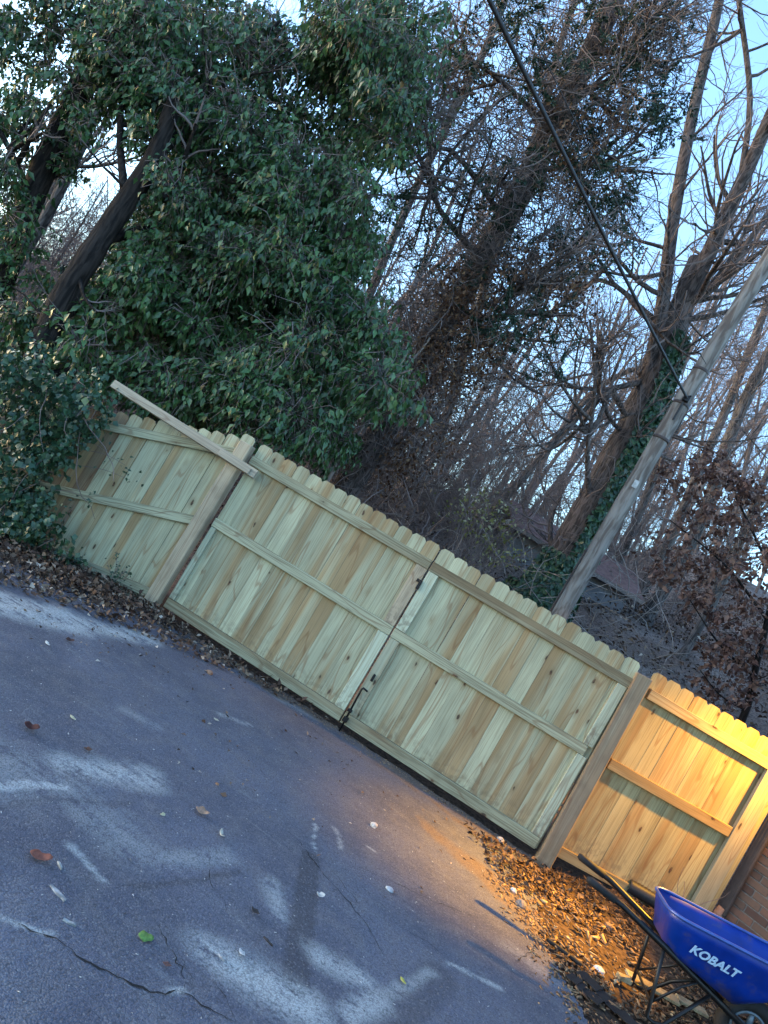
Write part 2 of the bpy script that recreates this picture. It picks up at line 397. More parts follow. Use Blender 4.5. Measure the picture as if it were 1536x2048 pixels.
pale = mark([((140, 1528), (300, 1556), .10, .9, .9), ((0, 1587), (130, 1581), .03, .9, .6), ((200, 1640), (260, 1690), .14, .35, .9),
             ((135, 1690), (215, 1772), .018, .7, .5), ((540, 1770), (556, 1840), .05, .6, .8), ((440, 1915), (600, 2010), .10, .95, .9), ((500, 1960), (640, 2048), .07, .8, .9),
             ((640, 1915), (735, 1970), .07, .8, .9), ((690, 2030), (770, 2010), .06, .8, .8), ((780, 2005), (860, 1950), .035, .55, .8), ((900, 1936), (1000, 1975), .02, .8, .7),
             ((632, 1652), (622, 1708), .010, 1, .5), ((672, 1660), (684, 1702), .014, .7, .6), ((725, 1690), (740, 1702), .012, .8, .5), ((0, 1205), (130, 1238), .22, 1, .5),
             ((130, 1240), (300, 1278), .12, 1, .6), ((440, 1432), (500, 1452), .03, .6, .8), ((240, 1420), (300, 1450), .05, .3, .9), ((0, 1540), (100, 1560), .2, .35, .9),
             ((60, 1850), (110, 1872), .012, .9, .8), ((340, 1990), (372, 1988), .010, .9, .8), ((0, 1830), (60, 1855), .010, .7, .8), ((1010, 1890), (1100, 1960), .06, .25, .9),
             ((330, 1725), (460, 1715), .05, .4, .9), ((560, 1400), (690, 1465), .06, .35, .9)])
dark = mark([((619, 1718), (588, 1968), .062, 1, .12), ((770, 2048), (880, 1955), .10, .7, .25), ((270, 1783), (480, 1746), .018, .8, .5), ((0, 1622), (250, 1600), .02, .6, .6),
             ((700, 1500), (900, 1610), .05, .5, .8), ((0, 1350), (300, 1400), .2, .3, .9)])
dirt = mark([((450, 1500), (570, 1590), .10, .35, .9), ((640, 1440), (1080, 1760), .10, .7, .9), ((860, 1660), (1080, 1850), .15, .85, .9), ((960, 1740), (1110, 1900), .18, 1.0, .9), ((330, 1260), (640, 1430), .14, .8, .9)])
dirt = np.maximum(dirt, .95 * sstep(-.42, -.08, DY + (fbm(DX * 2.2, DY * 2.2, 4) - .5) * .5))
edge = inside(DX + (fbm(DX * 9, DY * 9, 3) - .5) * .09, DY + (fbm(DX * 9 + 31, DY * 9, 3) - .5) * .09, DRIVE)
DZ = height(DX, DY) + .004 - .012 * np.clip(dark * 0, 0, 1) + (fbm(DX * 5, DY * 5, 3) - .5) * .006
nx, ny = DX.shape; I = np.arange(nx * ny).reshape(nx, ny)
keep = edge[:-1, :-1] & edge[1:, 1:] & edge[1:, :-1] & edge[:-1, 1:]
DF = np.stack([I[:-1, :-1], I[1:, :-1], I[1:, 1:], I[:-1, 1:]], -1)[keep]
used = np.unique(DF); remap = np.full(nx * ny, -1); remap[used] = np.arange(len(used))
drive = tag(obj('driveway', new_mesh('driveway', np.stack([DX, DY, DZ], -1).reshape(-1, 3)[used], remap[DF],
        {'pale': pale.ravel()[used], 'dark': dark.ravel()[used], 'dirt': dirt.ravel()[used]}, True), M_asphalt), kind='structure')
def ghz(x, y): return hz(x, y) + .004 + (float(fbm(x * 5, y * 5, 3)) - .5) * .006

def crack(pts, wd):
    g = [G(*p)[:2] for p in pts]; q = []
    for a, b in zip(g[:-1], g[1:]):
        k = max(2, int(np.linalg.norm(b - a) / .025))
        for i in range(k): q.append(a + (b - a) * i / k + RNG.normal(0, .006, 2))
    q.append(g[-1]); q = np.array(q); V = []; k = len(q)
    for i in range(k):
        t = q[min(i + 1, k - 1)] - q[max(i - 1, 0)]; t = t / (np.linalg.norm(t) + 1e-9); nn = np.array([-t[1], t[0]])
        e = min(i, k - 1 - i) / 8.0; ww = .75 * wd * min(1, e + .1) * RNG.uniform(.2, 1.4)
        for s in (-1, 1):
            x, y = q[i] + nn * s * ww * .5; V.append((x, y, ghz(x, y) + .003))
    F = [[2 * i, 2 * i + 1, 2 * i + 3, 2 * i + 2] for i in range(k - 1)]
    obj('crack', new_mesh('crack', V, np.array(F)), M_crack, drive)
for pts, wd in [([(0, 1835), (60, 1862), (110, 1882), (170, 1925), (260, 1972), (300, 1988), (368, 1986), (385, 1998), (430, 2030), (470, 2048)], .011),
                ([(300, 1830), (325, 1870), (370, 1960), (368, 1986)], .008), ([(350, 1890), (380, 1950), (385, 1990)], .005), ([(415, 1690), (420, 1770), (450, 1810), (460, 1850)], .004),
                ([(572, 1660), (600, 1690), (650, 1760), (690, 1800), (730, 1850), (768, 1915)], .008), ([(640, 1720), (700, 1790), (740, 1850)], .004), ([(790, 1850), (850, 1885), (905, 1930)], .006),
                ([(475, 1500), (520, 1540), (536, 1566)], .005), ([(600, 1440), (650, 1480), (700, 1505)], .006), ([(1025, 1930), (1060, 1905), (1075, 1885)], .008),
                ([(425, 1955), (450, 2000), (470, 2048)], .008), ([(0, 1850), (50, 1870), (90, 1890)], .006), ([(855, 1860), (862, 1880)], .004), ([(700, 1730), (790, 1770), (850, 1800), (960, 1840)], .005)]:
    crack(pts, wd)

# ------------------------------------------------------------------ fence
def picket_mesh(h, wd=.1395, t=.016, shear=0.0, bot=None):
    """dog-ear board, origin at its foot; x across, z up"""
    e = .027; a = wd / 2
    pr = [(-a, 0), (a, 0), (a, h - e), (a - e, h), (-a + e, h), (-a, h - e)]
    k = len(pr); V = [(x, -t / 2, z) for x, z in pr] + [(x, t / 2, z) for x, z in pr]
    F4 = [[i, (i + 1) % k, k + (i + 1) % k, k + i] for i in range(k)]
    mb = MB(); mb.add(V, [list(range(k)), list(range(k, 2 * k))[::-1]] + F4); return mb.mesh('picket')
def beam(name, parent, p0, p1, hgt, dep, mat_, y, b=.003):
    """a rail from p0=(x,z) to p1=(x,z) (lower edge), faces y..y+dep, local x along its length"""
    dx = p1[0] - p0[0]; dz = p1[1] - p0[1]; ln = math.hypot(dx, dz)
    me = MB().bbox(0, ln, 0, dep, 0, hgt, b).mesh(name)
    return obj(name, me, mat_, parent, (p0[0], y, p0[1]), (0, -math.atan2(dz, dx), 0))
def upright(name, parent, x0, x1, y0, y1, z0, z1, mat_, rot=(0, 0, 0)):
    me = MB().bbox(-(x1 - x0) / 2, (x1 - x0) / 2, y0, y1, 0, z1 - z0, .003).mesh(name)
    return obj(name, me, mat_, parent, ((x0 + x1) / 2, 0, z0), rot)

PK = picket_mesh(1.80)
def leaf_gate(name, label, x0, n, pitch):
    r = empty(name, (x0, 0, 0)); tag(r, label, 'gate', 'double gate leaves')
    for i in range(n):
        o = obj('picket', PK, M_picket, r, ((i + .5) * pitch, random.uniform(-.0015, .0015), .075 + random.uniform(-.006, .006)), (0, random.uniform(-.002, .002), random.uniform(-.008, .008)))
        o.scale = (1, 1, random.uniform(.997, 1.004))
    return r
YF = -.0475   # front of rails
gl = leaf_gate('gate_leaf', 'left leaf of the pale green double gate, beside the leaning loose board', .004, 14, .1409)
beam('rail', gl, (.0, 1.64), (1.974, 1.64), .09, .038, M_rail, YF)
beam('rail', gl, (.0, .955), (1.974, .955), .09, .038, M_rail, YF)
beam('rail', gl, (.0, .075), (1.974, .075), .10, .038, M_rail, YF)
upright('stile', gl, 1.865, 1.972, YF + .002, YF + .038, 1.048, 1.637, M_post)
upright('stile', gl, 1.865, 1.972, YF + .002, YF + .038, .178, .952, M_stile)
upright('stile', gl, .003, .06, YF + .002, YF + .038, .178, .952, M_stile)
gr_ = leaf_gate('gate_leaf', 'right leaf of the pale green double gate, with the black drop rod', 1.992, 14, .1409)
beam('rail', gr_, (.0, 1.64), (1.974, 1.64), .09, .038, M_rail, YF)
beam('rail', gr_, (.0, .955), (1.92, .955), .09, .038, M_rail, YF)
beam('rail', gr_, (.0, .075), (1.955, .075), .10, .038, M_rail, YF)
upright('stile', gr_, .003, .102, YF + .002, YF + .038, 1.048, 1.637, M_stile)
upright('stile', gr_, .003, .102, YF + .002, YF + .038, .178, .952, M_stile)
upright('stile', gr_, 1.868, 1.956, YF + .002, YF + .038, 1.048, 1.637, M_stile)
upright('stile', gr_, 1.868, 1.956, YF + .002, YF + .038, .178, .952, M_stile)
# drop rod with bent handle, keeper, latch plate
dr = obj('drop_rod', MB().tube([(.038, YF - .022, .005), (.022, YF - .022, .43), (.03, YF - .024, .445), (.078, YF - .03, .44)], .009, 8).mesh('drop_rod', True), M_black, gr_)
obj('bracket', MB().bbox(.008, .056, YF - .036, YF - .001, .105, .15, .003).mesh('bracket'), M_black, dr)
obj('bracket', MB().bbox(.006, .048, YF - .036, YF + .0005, .20, .225, .003).mesh('bracket'), M_black, dr)
obj('keeper', MB().bbox(.045, .068, YF - .012, YF + .001, .53, .60, .002).mesh('keeper'), M_black, gr_)
obj('latch', MB().bbox(-.022, .006, YF - .02, YF - .001, 1.44, 1.53, .003).bbox(-.05, -.02, YF - .014, YF - .001, 1.50, 1.53, .002).mesh('latch'), M_black, gr_)

# posts
def post(name, label, x0, x1, y0, y1, z0, z1, mt, rot=(0, 0, 0), loc=None):
    me = MB().bbox(-(x1 - x0) / 2, (x1 - x0) / 2, y0, y1, 0, z1 - z0, .006).mesh(name)
    o = obj(name, me, mt, None, ((x0 + x1) / 2, 0, z0), rot); return tag(o, label, 'post', 'fence posts')
post('gate_post', 'weathered grey brown wooden post left of the double gate', -.185, -.055, -.10, .03, -.15, 1.80, M_post, (0, rad(.6), 0))
post('gate_post', 'grey wooden post between the double gate and the lamp lit panel', 3.992, 4.125, -.10, .035, -.1, 1.80, M_post, (0, rad(-1.2), 0))

# left panel, stepping down the slope
lp = tag(empty('picket_fence', (-.06, .075, 0)), 'pale green fence panel running downhill under the ivy, left of the gate', 'fence', 'fence panels')
PKL = picket_mesh(1.87); PKB = picket_mesh(1.87)
for i in range(17):
    u = .03 + (i + .5) * .141; top = 1.885 - .325 * u if u > .12 else 1.88
    obj('picket', PKL if i not in (9, 11, 12, 14) else PKB, M_picket if i not in (9, 11, 12, 14) else M_pickb, lp, (-u, random.uniform(-.002, .002), top - 1.87), (0, random.uniform(-.003, .003), random.uniform(-.01, .01)))
beam('rail', lp, (-2.4, 1.665 - .325 * 2.4), (0.0, 1.665), .09, .038, M_rail, -.0475)
beam('rail', lp, (-2.4, .905 - .325 * 2.4), (0.0, .905), .09, .038, M_rail, -.0475)
beam('rail', lp, (-2.4, .07 - .16 * 2.4), (0.0, .07), .09, .038, M_rail, -.0475)
# loose board lying across post and panel
a0 = G(222, 768) * 0 + np.array([-1.60, -.13, 1.603]); a1 = np.array([.155, -.145, 1.548])
bd = tag(empty('loose_board', tuple(a0)), 'long weathered loose board leaning across the left gate post into the ivy', 'board')
ln = math.hypot(a1[0] - a0[0], a1[2] - a0[2]); an = -math.atan2(a1[2] - a0[2], a1[0] - a0[0])
me = MB().bbox(0, ln, 0, .038, 0, .085, .003).mesh('plank'); obj('plank', me, M_board, bd, (0, 0, 0), (rad(-14), an, rad(-.6)))
me = MB().bbox(0, .36, -.02, -.001, -.012, .05, .003).mesh('splice'); obj('splice', me, M_board, bd, (ln - .42, -.012, -.03), (rad(-14), an, 0))

# right panel lit by the lamp
PD = np.array([.954, .30]); PD = PD / np.linalg.norm(PD); PA = math.atan2(PD[1], PD[0]); PO = np.array([4.115, .018])
rp = tag(empty('picket_fence', (PO[0], PO[1], 0), PA), 'short yellow lamp lit fence panel between the gate and the brick house', 'fence', 'fence panels')
PKR = picket_mesh(1.735)
for i in range(11):
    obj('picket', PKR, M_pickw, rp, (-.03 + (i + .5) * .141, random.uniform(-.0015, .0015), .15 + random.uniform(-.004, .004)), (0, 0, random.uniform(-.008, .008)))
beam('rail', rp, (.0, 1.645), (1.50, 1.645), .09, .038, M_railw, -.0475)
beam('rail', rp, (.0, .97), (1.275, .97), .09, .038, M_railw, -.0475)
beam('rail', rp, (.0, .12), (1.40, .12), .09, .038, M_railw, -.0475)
e0 = PO + PD * 1.365
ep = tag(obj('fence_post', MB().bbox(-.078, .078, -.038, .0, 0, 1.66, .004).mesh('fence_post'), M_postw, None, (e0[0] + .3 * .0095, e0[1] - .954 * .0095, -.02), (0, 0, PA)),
         'pale end post of the lamp lit panel, against the brick house', 'post', 'fence posts')

# ------------------------------------------------------------------ brick house corner, downspout, floodlight
WD = np.array([.77, -.64]); WD = WD / np.linalg.norm(WD); WA = math.atan2(WD[1], WD[0]); WO = np.array([5.73, .585])
def brick_mat(name, tex):
    m, n, b = mat(name); tc = N(n, 'TexCoord'); oi = N(n, 'ObjectInfo')
    no = N(n, 'TexNoise', Scale=40.0, Detail=5.0); L(n, tc.outputs['Object'], no.inputs[0])
    if tex:
        mp = N(n, 'Mapping'); mp.inputs['Rotation'].default_value = (rad(90), 0, 0); L(n, tc.outputs['Object'], mp.inputs[0])
        br = N(n, 'TexBrick', Scale=1.0, offset=.5); br.inputs['Brick Width'].default_value = .205; br.inputs['Row Height'].default_value = .072; br.inputs['Mortar Size'].default_value = .006
        br.inputs['Color1'].default_value = (.20, .105, .075, 1); br.inputs['Color2'].default_value = (.14, .08, .06, 1); br.inputs['Mortar'].default_value = (.25, .22, .19, 1)
        L(n, mp.outputs[0], br.inputs[0]); c = br.outputs[0]
    else:
        cr = N(n, 'ValToRGB'); e = cr.color_ramp.elements; e[0].color = (.10, .05, .036, 1); e[1].color = (.19, .085, .055, 1); x = e.new(.5); x.color = (.15, .085, .058, 1)
        L(n, oi.outputs['Random'], cr.inputs[0]); c = cr.outputs[0]
    c = mixc(n, math_(n, 'MULTIPLY', ramp(n, no.outputs[0], .45, .7), .5), c, (.09, .065, .055))
    L(n, c, b.inputs['Base Color']); b.inputs['Roughness'].default_value = .9
    bp = N(n, 'Bump', Strength=.6, Distance=.003); L(n, no.outputs[0], bp.inputs['Height']); L(n, bp.outputs[0], b.inputs['Normal'])
    return m
M_brick = brick_mat('brick', False); M_brickwall = brick_mat('brick_wall_far', True)
M_mortar = simple('mortar', (.20, .18, .16), .95, scale=50)
M_gutter = simple('downspout_paint', (.06, .045, .042), .6, var=.25, scale=9)
M_trim = simple('white_trim', (.6, .6, .58), .6, var=.1)
house = tag(empty('brick_house', (WO[0], WO[1], 0), WA), 'brown brick house corner at the right edge, behind the wheelbarrow', 'house')
ZB = 2.2
obj('wall', MB().box(0, 1.23, 0, .22, -.1, ZB).mesh('wall'), M_mortar, house)
obj('wall', MB().box(0, 1.23, -.006, .22, ZB, 3.1).box(1.23, 5.0, -.006, .22, -.1, 3.1).box(0.0, .2, .22, 4.0, -.1, 3.1).mesh('wall'), M_brickwall, house)['kind'] = 'stuff'
BM = MB().bbox(0, .195, -.009, .05, 0, .062, .004).mesh('brick'); BH = MB().bbox(0, .0925, -.009, .05, 0, .062, .004).mesh('brick')
for r in range(31):
    z = -.03 + r * .072; x = .003
    if r % 2: obj('brick', BH, M_brick, house, (x, random.uniform(-.002, .002), z)); x += .1025
    while x + .195 < 1.23:
        obj('brick', BM, M_brick, house, (x, random.uniform(-.003, .002), z)); x += .205
obj('eave', MB().bbox(-.3, 5.2, -.45, .3, 3.1, 3.16, .005).bbox(-.3, 5.2, -.47, -.45, 3.04, 3.22, .004).mesh('eave'), M_trim, house)
rf = MB().add([(-.35, -.5, 3.2), (5.2, -.5, 3.2), (5.2, 4.2, 5.0), (-.35, 4.2, 5.0), (-.35, -.5, 3.16), (5.2, -.5, 3.16), (5.2, 4.2, 4.96), (-.35, 4.2, 4.96)],
              [(0, 1, 2, 3), (7, 6, 5, 4), (0, 4, 5, 1), (1, 5, 6, 2), (2, 6, 7, 3), (3, 7, 4, 0)])
obj('roof', rf.mesh('roof'), simple('shingle', (.06, .055, .055), .95, scale=20), house)
ds = MB()
ds.bbox(-.075, .02, -.10, -.03, .34, 3.05, .012)
for k in range(3): ds.bbox(-.065 + k * .027, -.055 + k * .027, -.104, -.101, .34, 3.04, .001)
dso = obj('downspout', ds.mesh('downspout'), M_gutter, house)
obj('elbow', MB().tube([(-.03, -.065, .40), (-.04, -.075, .30), (-.075, -.13, .22), (-.12, -.2, .17)], .048, 10).mesh('elbow', True), simple('elbow_clay', (.21, .13, .10), .7), dso)

# twin-head floodlight out of frame, right of the panel
LP = Vector((5.95, .03, 2.60))
fl = tag(empty('floodlight', (0, 0, 0)), 'warm twin headed security floodlight on a bracket at the brick house corner', 'lamp')
wpt = Vector((*(WO + WD * .50), 2.66))
obj('bracket', MB().tube([tuple(wpt), tuple(wpt + (LP - wpt) * .5 + Vector((0, 0, .06))), tuple(LP + Vector((0, 0, .10)))], .014, 8).mesh('bracket'), M_black, fl)
mg, n_, b_ = mat('lamp_glow'); b_.inputs['Emission Color'].default_value = (1, .62, .2, 1); b_.inputs['Emission Strength'].default_value = 4; b_.inputs['Base Color'].default_value = (1, .8, .5, 1)
for dx0, AIM, en, size, bl in ((Vector((.06, .03, 0)), Vector((5.38, .36, 1.95)), 205, 80, .9), (Vector((-.10, -.06, 0)), Vector((3.85, -1.05, 0)), 560, 38, 1.0)):
    lp_ = LP + dx0; q = (AIM - lp_).to_track_quat('-Z', 'Y'); Mq = Matrix.Translation(lp_) @ q.to_matrix().to_4x4()
    ring = ((.03, .10), (.055, .085), (.07, .02), (.075, -.03), (.068, -.03), (.06, .0))
    V = [tuple(Mq @ Vector((r_ * math.cos(2 * math.pi * k / 16), r_ * math.sin(2 * math.pi * k / 16), z_ + .012))) for r_, z_ in ring for k in range(16)]
    F = [[i * 16 + k, i * 16 + (k + 1) % 16, (i + 1) * 16 + (k + 1) % 16, (i + 1) * 16 + k] for i in range(5) for k in range(16)] + [list(range(16))]
    sh_ = obj('lamp_head', MB().add(V, F).mesh('lamp_head', True), M_black, fl)
    V = [tuple(Mq @ Vector((.058 * math.cos(2 * math.pi * k / 16), .058 * math.sin(2 * math.pi * k / 16), .012))) for k in range(16)]
    obj('bulb', MB().add(V, [list(range(16))]).mesh('bulb'), mg, sh_)
    ld = bpy.data.lights.new('floodlight_beam', 'SPOT'); ld.energy = en; ld.color = (1.0, .47, .04); ld.spot_size = rad(size); ld.spot_blend = bl; ld.shadow_soft_size = .04
    lo = bpy.data.objects.new('floodlight_beam', ld); COL.objects.link(lo); lo.location = lp_ + (AIM - lp_).normalized() * .06; lo.rotation_euler = q.to_euler()

# ------------------------------------------------------------------ leaves and branches (bulk builders)
def unit(v): return v / (np.linalg.norm(v, axis=-1, keepdims=True) + 1e-9)
def leaves_mesh(name, C, D, Nn, Ln, Wd, tint, fold=.25, curl=.15):
    """one folded leaf (5 verts, 4 tris) at each base point C, along D, facing Nn"""
    k = len(C); D = unit(D); S = unit(np.cross(D, Nn)); U = np.cross(S, D)
    Ln = np.broadcast_to(Ln, k)[:, None]; Wd = np.broadcast_to(Wd, k)[:, None]
    V = np.empty((k, 5, 3))
    V[:, 0] = C; V[:, 1] = C + D * Ln * .42 - S * Wd * .5 + U * Wd * fold; V[:, 2] = C + D * Ln * .42 + S * Wd * .5 + U * Wd * fold
    V[:, 3] = C + D * Ln - U * Ln * curl; V[:, 4] = C + D * Ln * .48
    b = (np.arange(k) * 5)[:, None]
    F = np.concatenate([b + np.array([[0, 2, 4]]), b + np.array([[2, 3, 4]]), b + np.array([[3, 1, 4]]), b + np.array([[1, 0, 4]])])
    return new_mesh(name, V.reshape(-1, 3), F, {'tint': np.repeat(tint, 5)})
def rvec(k): return unit(RNG.normal(size=(k, 3)))
def tubes_mesh(name, lines, sides=4, smooth=True):
    """lines: (pts (m,3), radii) or batches (pts (k,m,3), radii (k,m)) -> one mesh of tubes"""
    VV = []; FF = []; base = 0; ang = np.arange(sides) * 2 * math.pi / sides; ca, sa = np.cos(ang), np.sin(ang)
    for pts, r in lines:
        pts = np.asarray(pts, float)
        if pts.ndim == 2: pts = pts[None]
        k, m_ = pts.shape[:2]
        if k == 0: continue
        r = np.broadcast_to(r, (k, m_))
        t = np.empty_like(pts); t[:, 1:-1] = pts[:, 2:] - pts[:, :-2]; t[:, 0] = pts[:, 1] - pts[:, 0]; t[:, -1] = pts[:, -1] - pts[:, -2]; t = unit(t)
        ref = np.where(np.abs(t[:, :1] @ np.array([.31, .52, .79]))[..., None] < .9, np.array([.31, .52, .79]), np.array([.9, -.3, .3]))
        a = unit(np.cross(t, ref)); b = np.cross(t, a)
        V = pts[:, :, None] + (a[:, :, None] * ca[None, None, :, None] + b[:, :, None] * sa[None, None, :, None]) * r[:, :, None, None]
        VV.append(V.reshape(-1, 3)); I = base + np.arange(k * m_ * sides).reshape(k, m_, sides); J = np.roll(I, -1, 2)
        FF.append(np.stack([I[:, :-1], J[:, :-1], J[:, 1:], I[:, 1:]], -1).reshape(-1, 4)); base += k * m_ * sides
    return new_mesh(name, np.concatenate(VV), np.concatenate(FF), smooth=smooth)
def smoothline(pts, k=5):
    """Catmull-Rom through pts"""
    p = np.asarray(pts, float); p = np.vstack([2 * p[0] - p[1], p, 2 * p[-1] - p[-2]]); out = []
    for i in range(1, len(p) - 2):
        for t in np.arange(k) / k:
            out.append(.5 * (2 * p[i] + (p[i + 1] - p[i - 1]) * t + (2 * p[i - 1] - 5 * p[i] + 4 * p[i + 1] - p[i + 2]) * t * t + (3 * p[i] - p[i - 1] - 3 * p[i + 1] + p[i + 2]) * t ** 3))
    out.append(p[-2]); return np.array(out)
def down_to_ground(p, lean=(0, 0)):
    z = hz(p[0], p[1]) - .1
    return np.array([p[0] + lean[0], p[1] + lean[1], z])
def wander(p, d, ln, n, jit, up=0.0):
    out = [p]; d = np.array(d, float)
    for i in range(n):
        d = d + RNG.normal(0, jit, 3); d[2] += up; d = d / np.linalg.norm(d); out.append(out[-1] + d * ln / n)
    return np.array(out)
def wanders(p, d, ln, n, jit, up=0.0):
    """many wandering lines at once: p, d (k,3), ln (k,) -> (k, n+1, 3)"""
    k = len(p); out = np.empty((k, n + 1, 3)); out[:, 0] = p; d = np.array(d, float); st = (np.asarray(ln) / n)[:, None]
    for i in range(n):
        d = d + RNG.normal(0, jit, (k, 3)); d[:, 2] += up; d = unit(d); out[:, i + 1] = out[:, i] + d * st
    return out
def lerp_r(a, b, m_): return a[:, None] * (1 - np.linspace(0, 1, m_))[None] + b[:, None] * np.linspace(0, 1, m_)[None]
def shoots(par, rpar, cnt, ln, n, spread, jit, up, rk, rmin, lo=.2, along=.8, fall=.5):
    """children of a batch of lines: returns (pts, radii) batches"""
    k, m_ = par.shape[:2]; num = RNG.poisson(cnt, k); w_ = np.repeat(np.arange(k), num); c = len(w_); s_ = RNG.uniform(lo, 1, c)
    j = np.minimum((s_ * (m_ - 1)).astype(int), m_ - 2); fr = (s_ * (m_ - 1) - j)[:, None]
    p = par[w_, j] * (1 - fr) + par[w_, j + 1] * fr; ax = unit(par[w_, j + 1] - par[w_, j]); d = unit(ax * along + rvec(c) * spread)
    r2 = np.maximum(rpar[w_] * rk, rmin)
    pts = wanders(p, d, ln * RNG.uniform(.5, 1.2, c) * (1.2 - fall * s_), n, jit, up); return pts, lerp_r(r2, np.maximum(r2 * .4, rmin * .55), n + 1), r2
def grow(main, r0, n1, l1, n2, l2, n3, l3, start=.25, spread=.9, up=.12, gravity=0.0, rmin=.004):
    """three levels of branches off a main stem polyline; returns three lists of batches"""
    k = len(main); t = start + (1 - start) * RNG.random(n1) ** .8; j = np.minimum((t * (k - 1)).astype(int), k - 2); ax = unit(main[j + 1] - main[j])
    d = unit(ax * RNG.uniform(.25, .8, (n1, 1)) + rvec(n1) * spread + np.array([0, 0, gravity]))
    rr = np.maximum(r0 * (1 - .7 * t) * RNG.uniform(.25, .5, n1), rmin * 1.6)
    b = wanders(main[j], d, l1 * RNG.uniform(.5, 1.2, n1) * (1.15 - .6 * t), 7, .11, up * .5)
    c, cr, r2 = shoots(b, rr, n2, l2, 5, spread, .2, up * .5, .45, rmin)
    e, er, _ = shoots(c, r2, n3, l3, 3, spread, .22, up * .4, .0, rmin * .8, .15, .9)
    return [(b, lerp_r(rr, rr * .35, 8))], [(c, cr)], [(e, er)]
def tree(name, label, px, r0, r1, mat_, D=None, group=None, base_lean=(0, 0), branch=None, limbs=(), twig=None, tip=None):
    """trunk through pixels at one distance, set on the ground; optional limbs; returns root, main line"""
    pts = [P(x, y, D if D else d) for (x, y, *dd) in px for d in (dd or [D])] if D else [P(*q) for q in px]
    pts = [down_to_ground(pts[0], base_lean)] + pts
    if tip is not None: pts.append(np.array(pts[-1]) + np.array(tip))
    ml = smoothline(pts, 5); root = tag(empty(name, tuple(ml[0])), label, 'tree', group)
    off = ml[0]
    rr = np.linspace(r0, r1, len(ml)) * (1 + .05 * RNG.normal(size=len(ml))); rr[0] *= 1.35
    obj('trunk', tubes_mesh('trunk', [(ml - off, rr)], 12), mat_, root)
    for lpx, la, lb in limbs:
        q = smoothline([P(*a) for a in lpx], 4); obj('limb', tubes_mesh('limb', [(q - off, np.linspace(la, lb, len(q)))], 8), mat_, root)
    if branch:
        ls = [ml] + [smoothline([P(*a) for a in l[0]], 4) for l in limbs if l[1] > .03]
        L1, L2, L3 = [], [], []
        for q in ls:
            a, b, c = grow(q, **branch); L1 += a; L2 += b; L3 += c
        sh = lambda X: [(p - off, r) for p, r in X]
        if L1: obj('branches', tubes_mesh('branches', sh(L1), 5), mat_, root)['kind'] = 'stuff'
        if L2 or L3: obj('twigs', tubes_mesh('twigs', sh(L2) + sh(L3), 3), twig or M_twig, root)['kind'] = 'stuff'
    return root, ml

def poly_points(poly, n, holes=()):
    poly = np.array(poly, float); out = []
    lo, hi = poly.min(0), poly.max(0)
    while len(out) < n:
        q = RNG.uniform(lo, hi)
        if inside(np.array([q[0]]), np.array([q[1]]), [tuple(p) for p in poly])[0] and not any((q[0] - a) ** 2 + (q[1] - b) ** 2 < r * r for a, b, r in holes): out.append(q)
    return np.array(out)
SPRAYS = []
def clump_leaves(centres, radii, per, size, hang=.6, tint=(0, .9), flat=.75, aspect=.52):
    """leaves hanging on random short sprays inside ellipsoids"""
    C, Dd, Nn, Ln, T = [], [], [], [], []; SPRAYS.clear()
    for c, r in zip(centres, radii):
        k = max(4, int(per * r * r / .16)); ns = max(3, k // 9)
        sp = rvec(ns) * (RNG.random((ns, 1)) ** .4) * np.array([r, r, r * flat])          # spray starts
        sd = unit(sp * .6 + RNG.normal(0, .35, (ns, 3)) + np.array([0, 0, -hang * r]))
        w_ = RNG.integers(0, ns, k); t = RNG.random(k)[:, None] * r * .7
        p = c + sp[w_] + sd[w_] * t + RNG.normal(0, .025, (k, 3))
        a_ = c + sp; e_ = a_ + sd * r * .75; SPRAYS.append(np.stack([c + sp * .35, a_, (a_ + e_) / 2 + RNG.normal(0, .02, a_.shape), e_], 1))
        C.append(p); Dd.append(unit(sd[w_] * .5 + RNG.normal(0, .5, (k, 3)) + np.array([0, 0, -hang])))
        Nn.append(unit(RNG.normal(0, .5, (k, 3)) + np.array([0, -.55, .6]))); Ln.append(size * RNG.uniform(.45, 1.4, k) * RNG.uniform(.8, 1.15))
        T.append(np.clip(RNG.uniform(*tint, k) * .75 + .2 * RNG.random(), 0, 1))
    Ln = np.concatenate(Ln); T = np.concatenate(T); T = np.where(RNG.random(len(T)) < .018, RNG.uniform(.94, 1, len(T)), T * .93)
    return np.concatenate(C), np.concatenate(Dd), np.concatenate(Nn), Ln, Ln * aspect, T

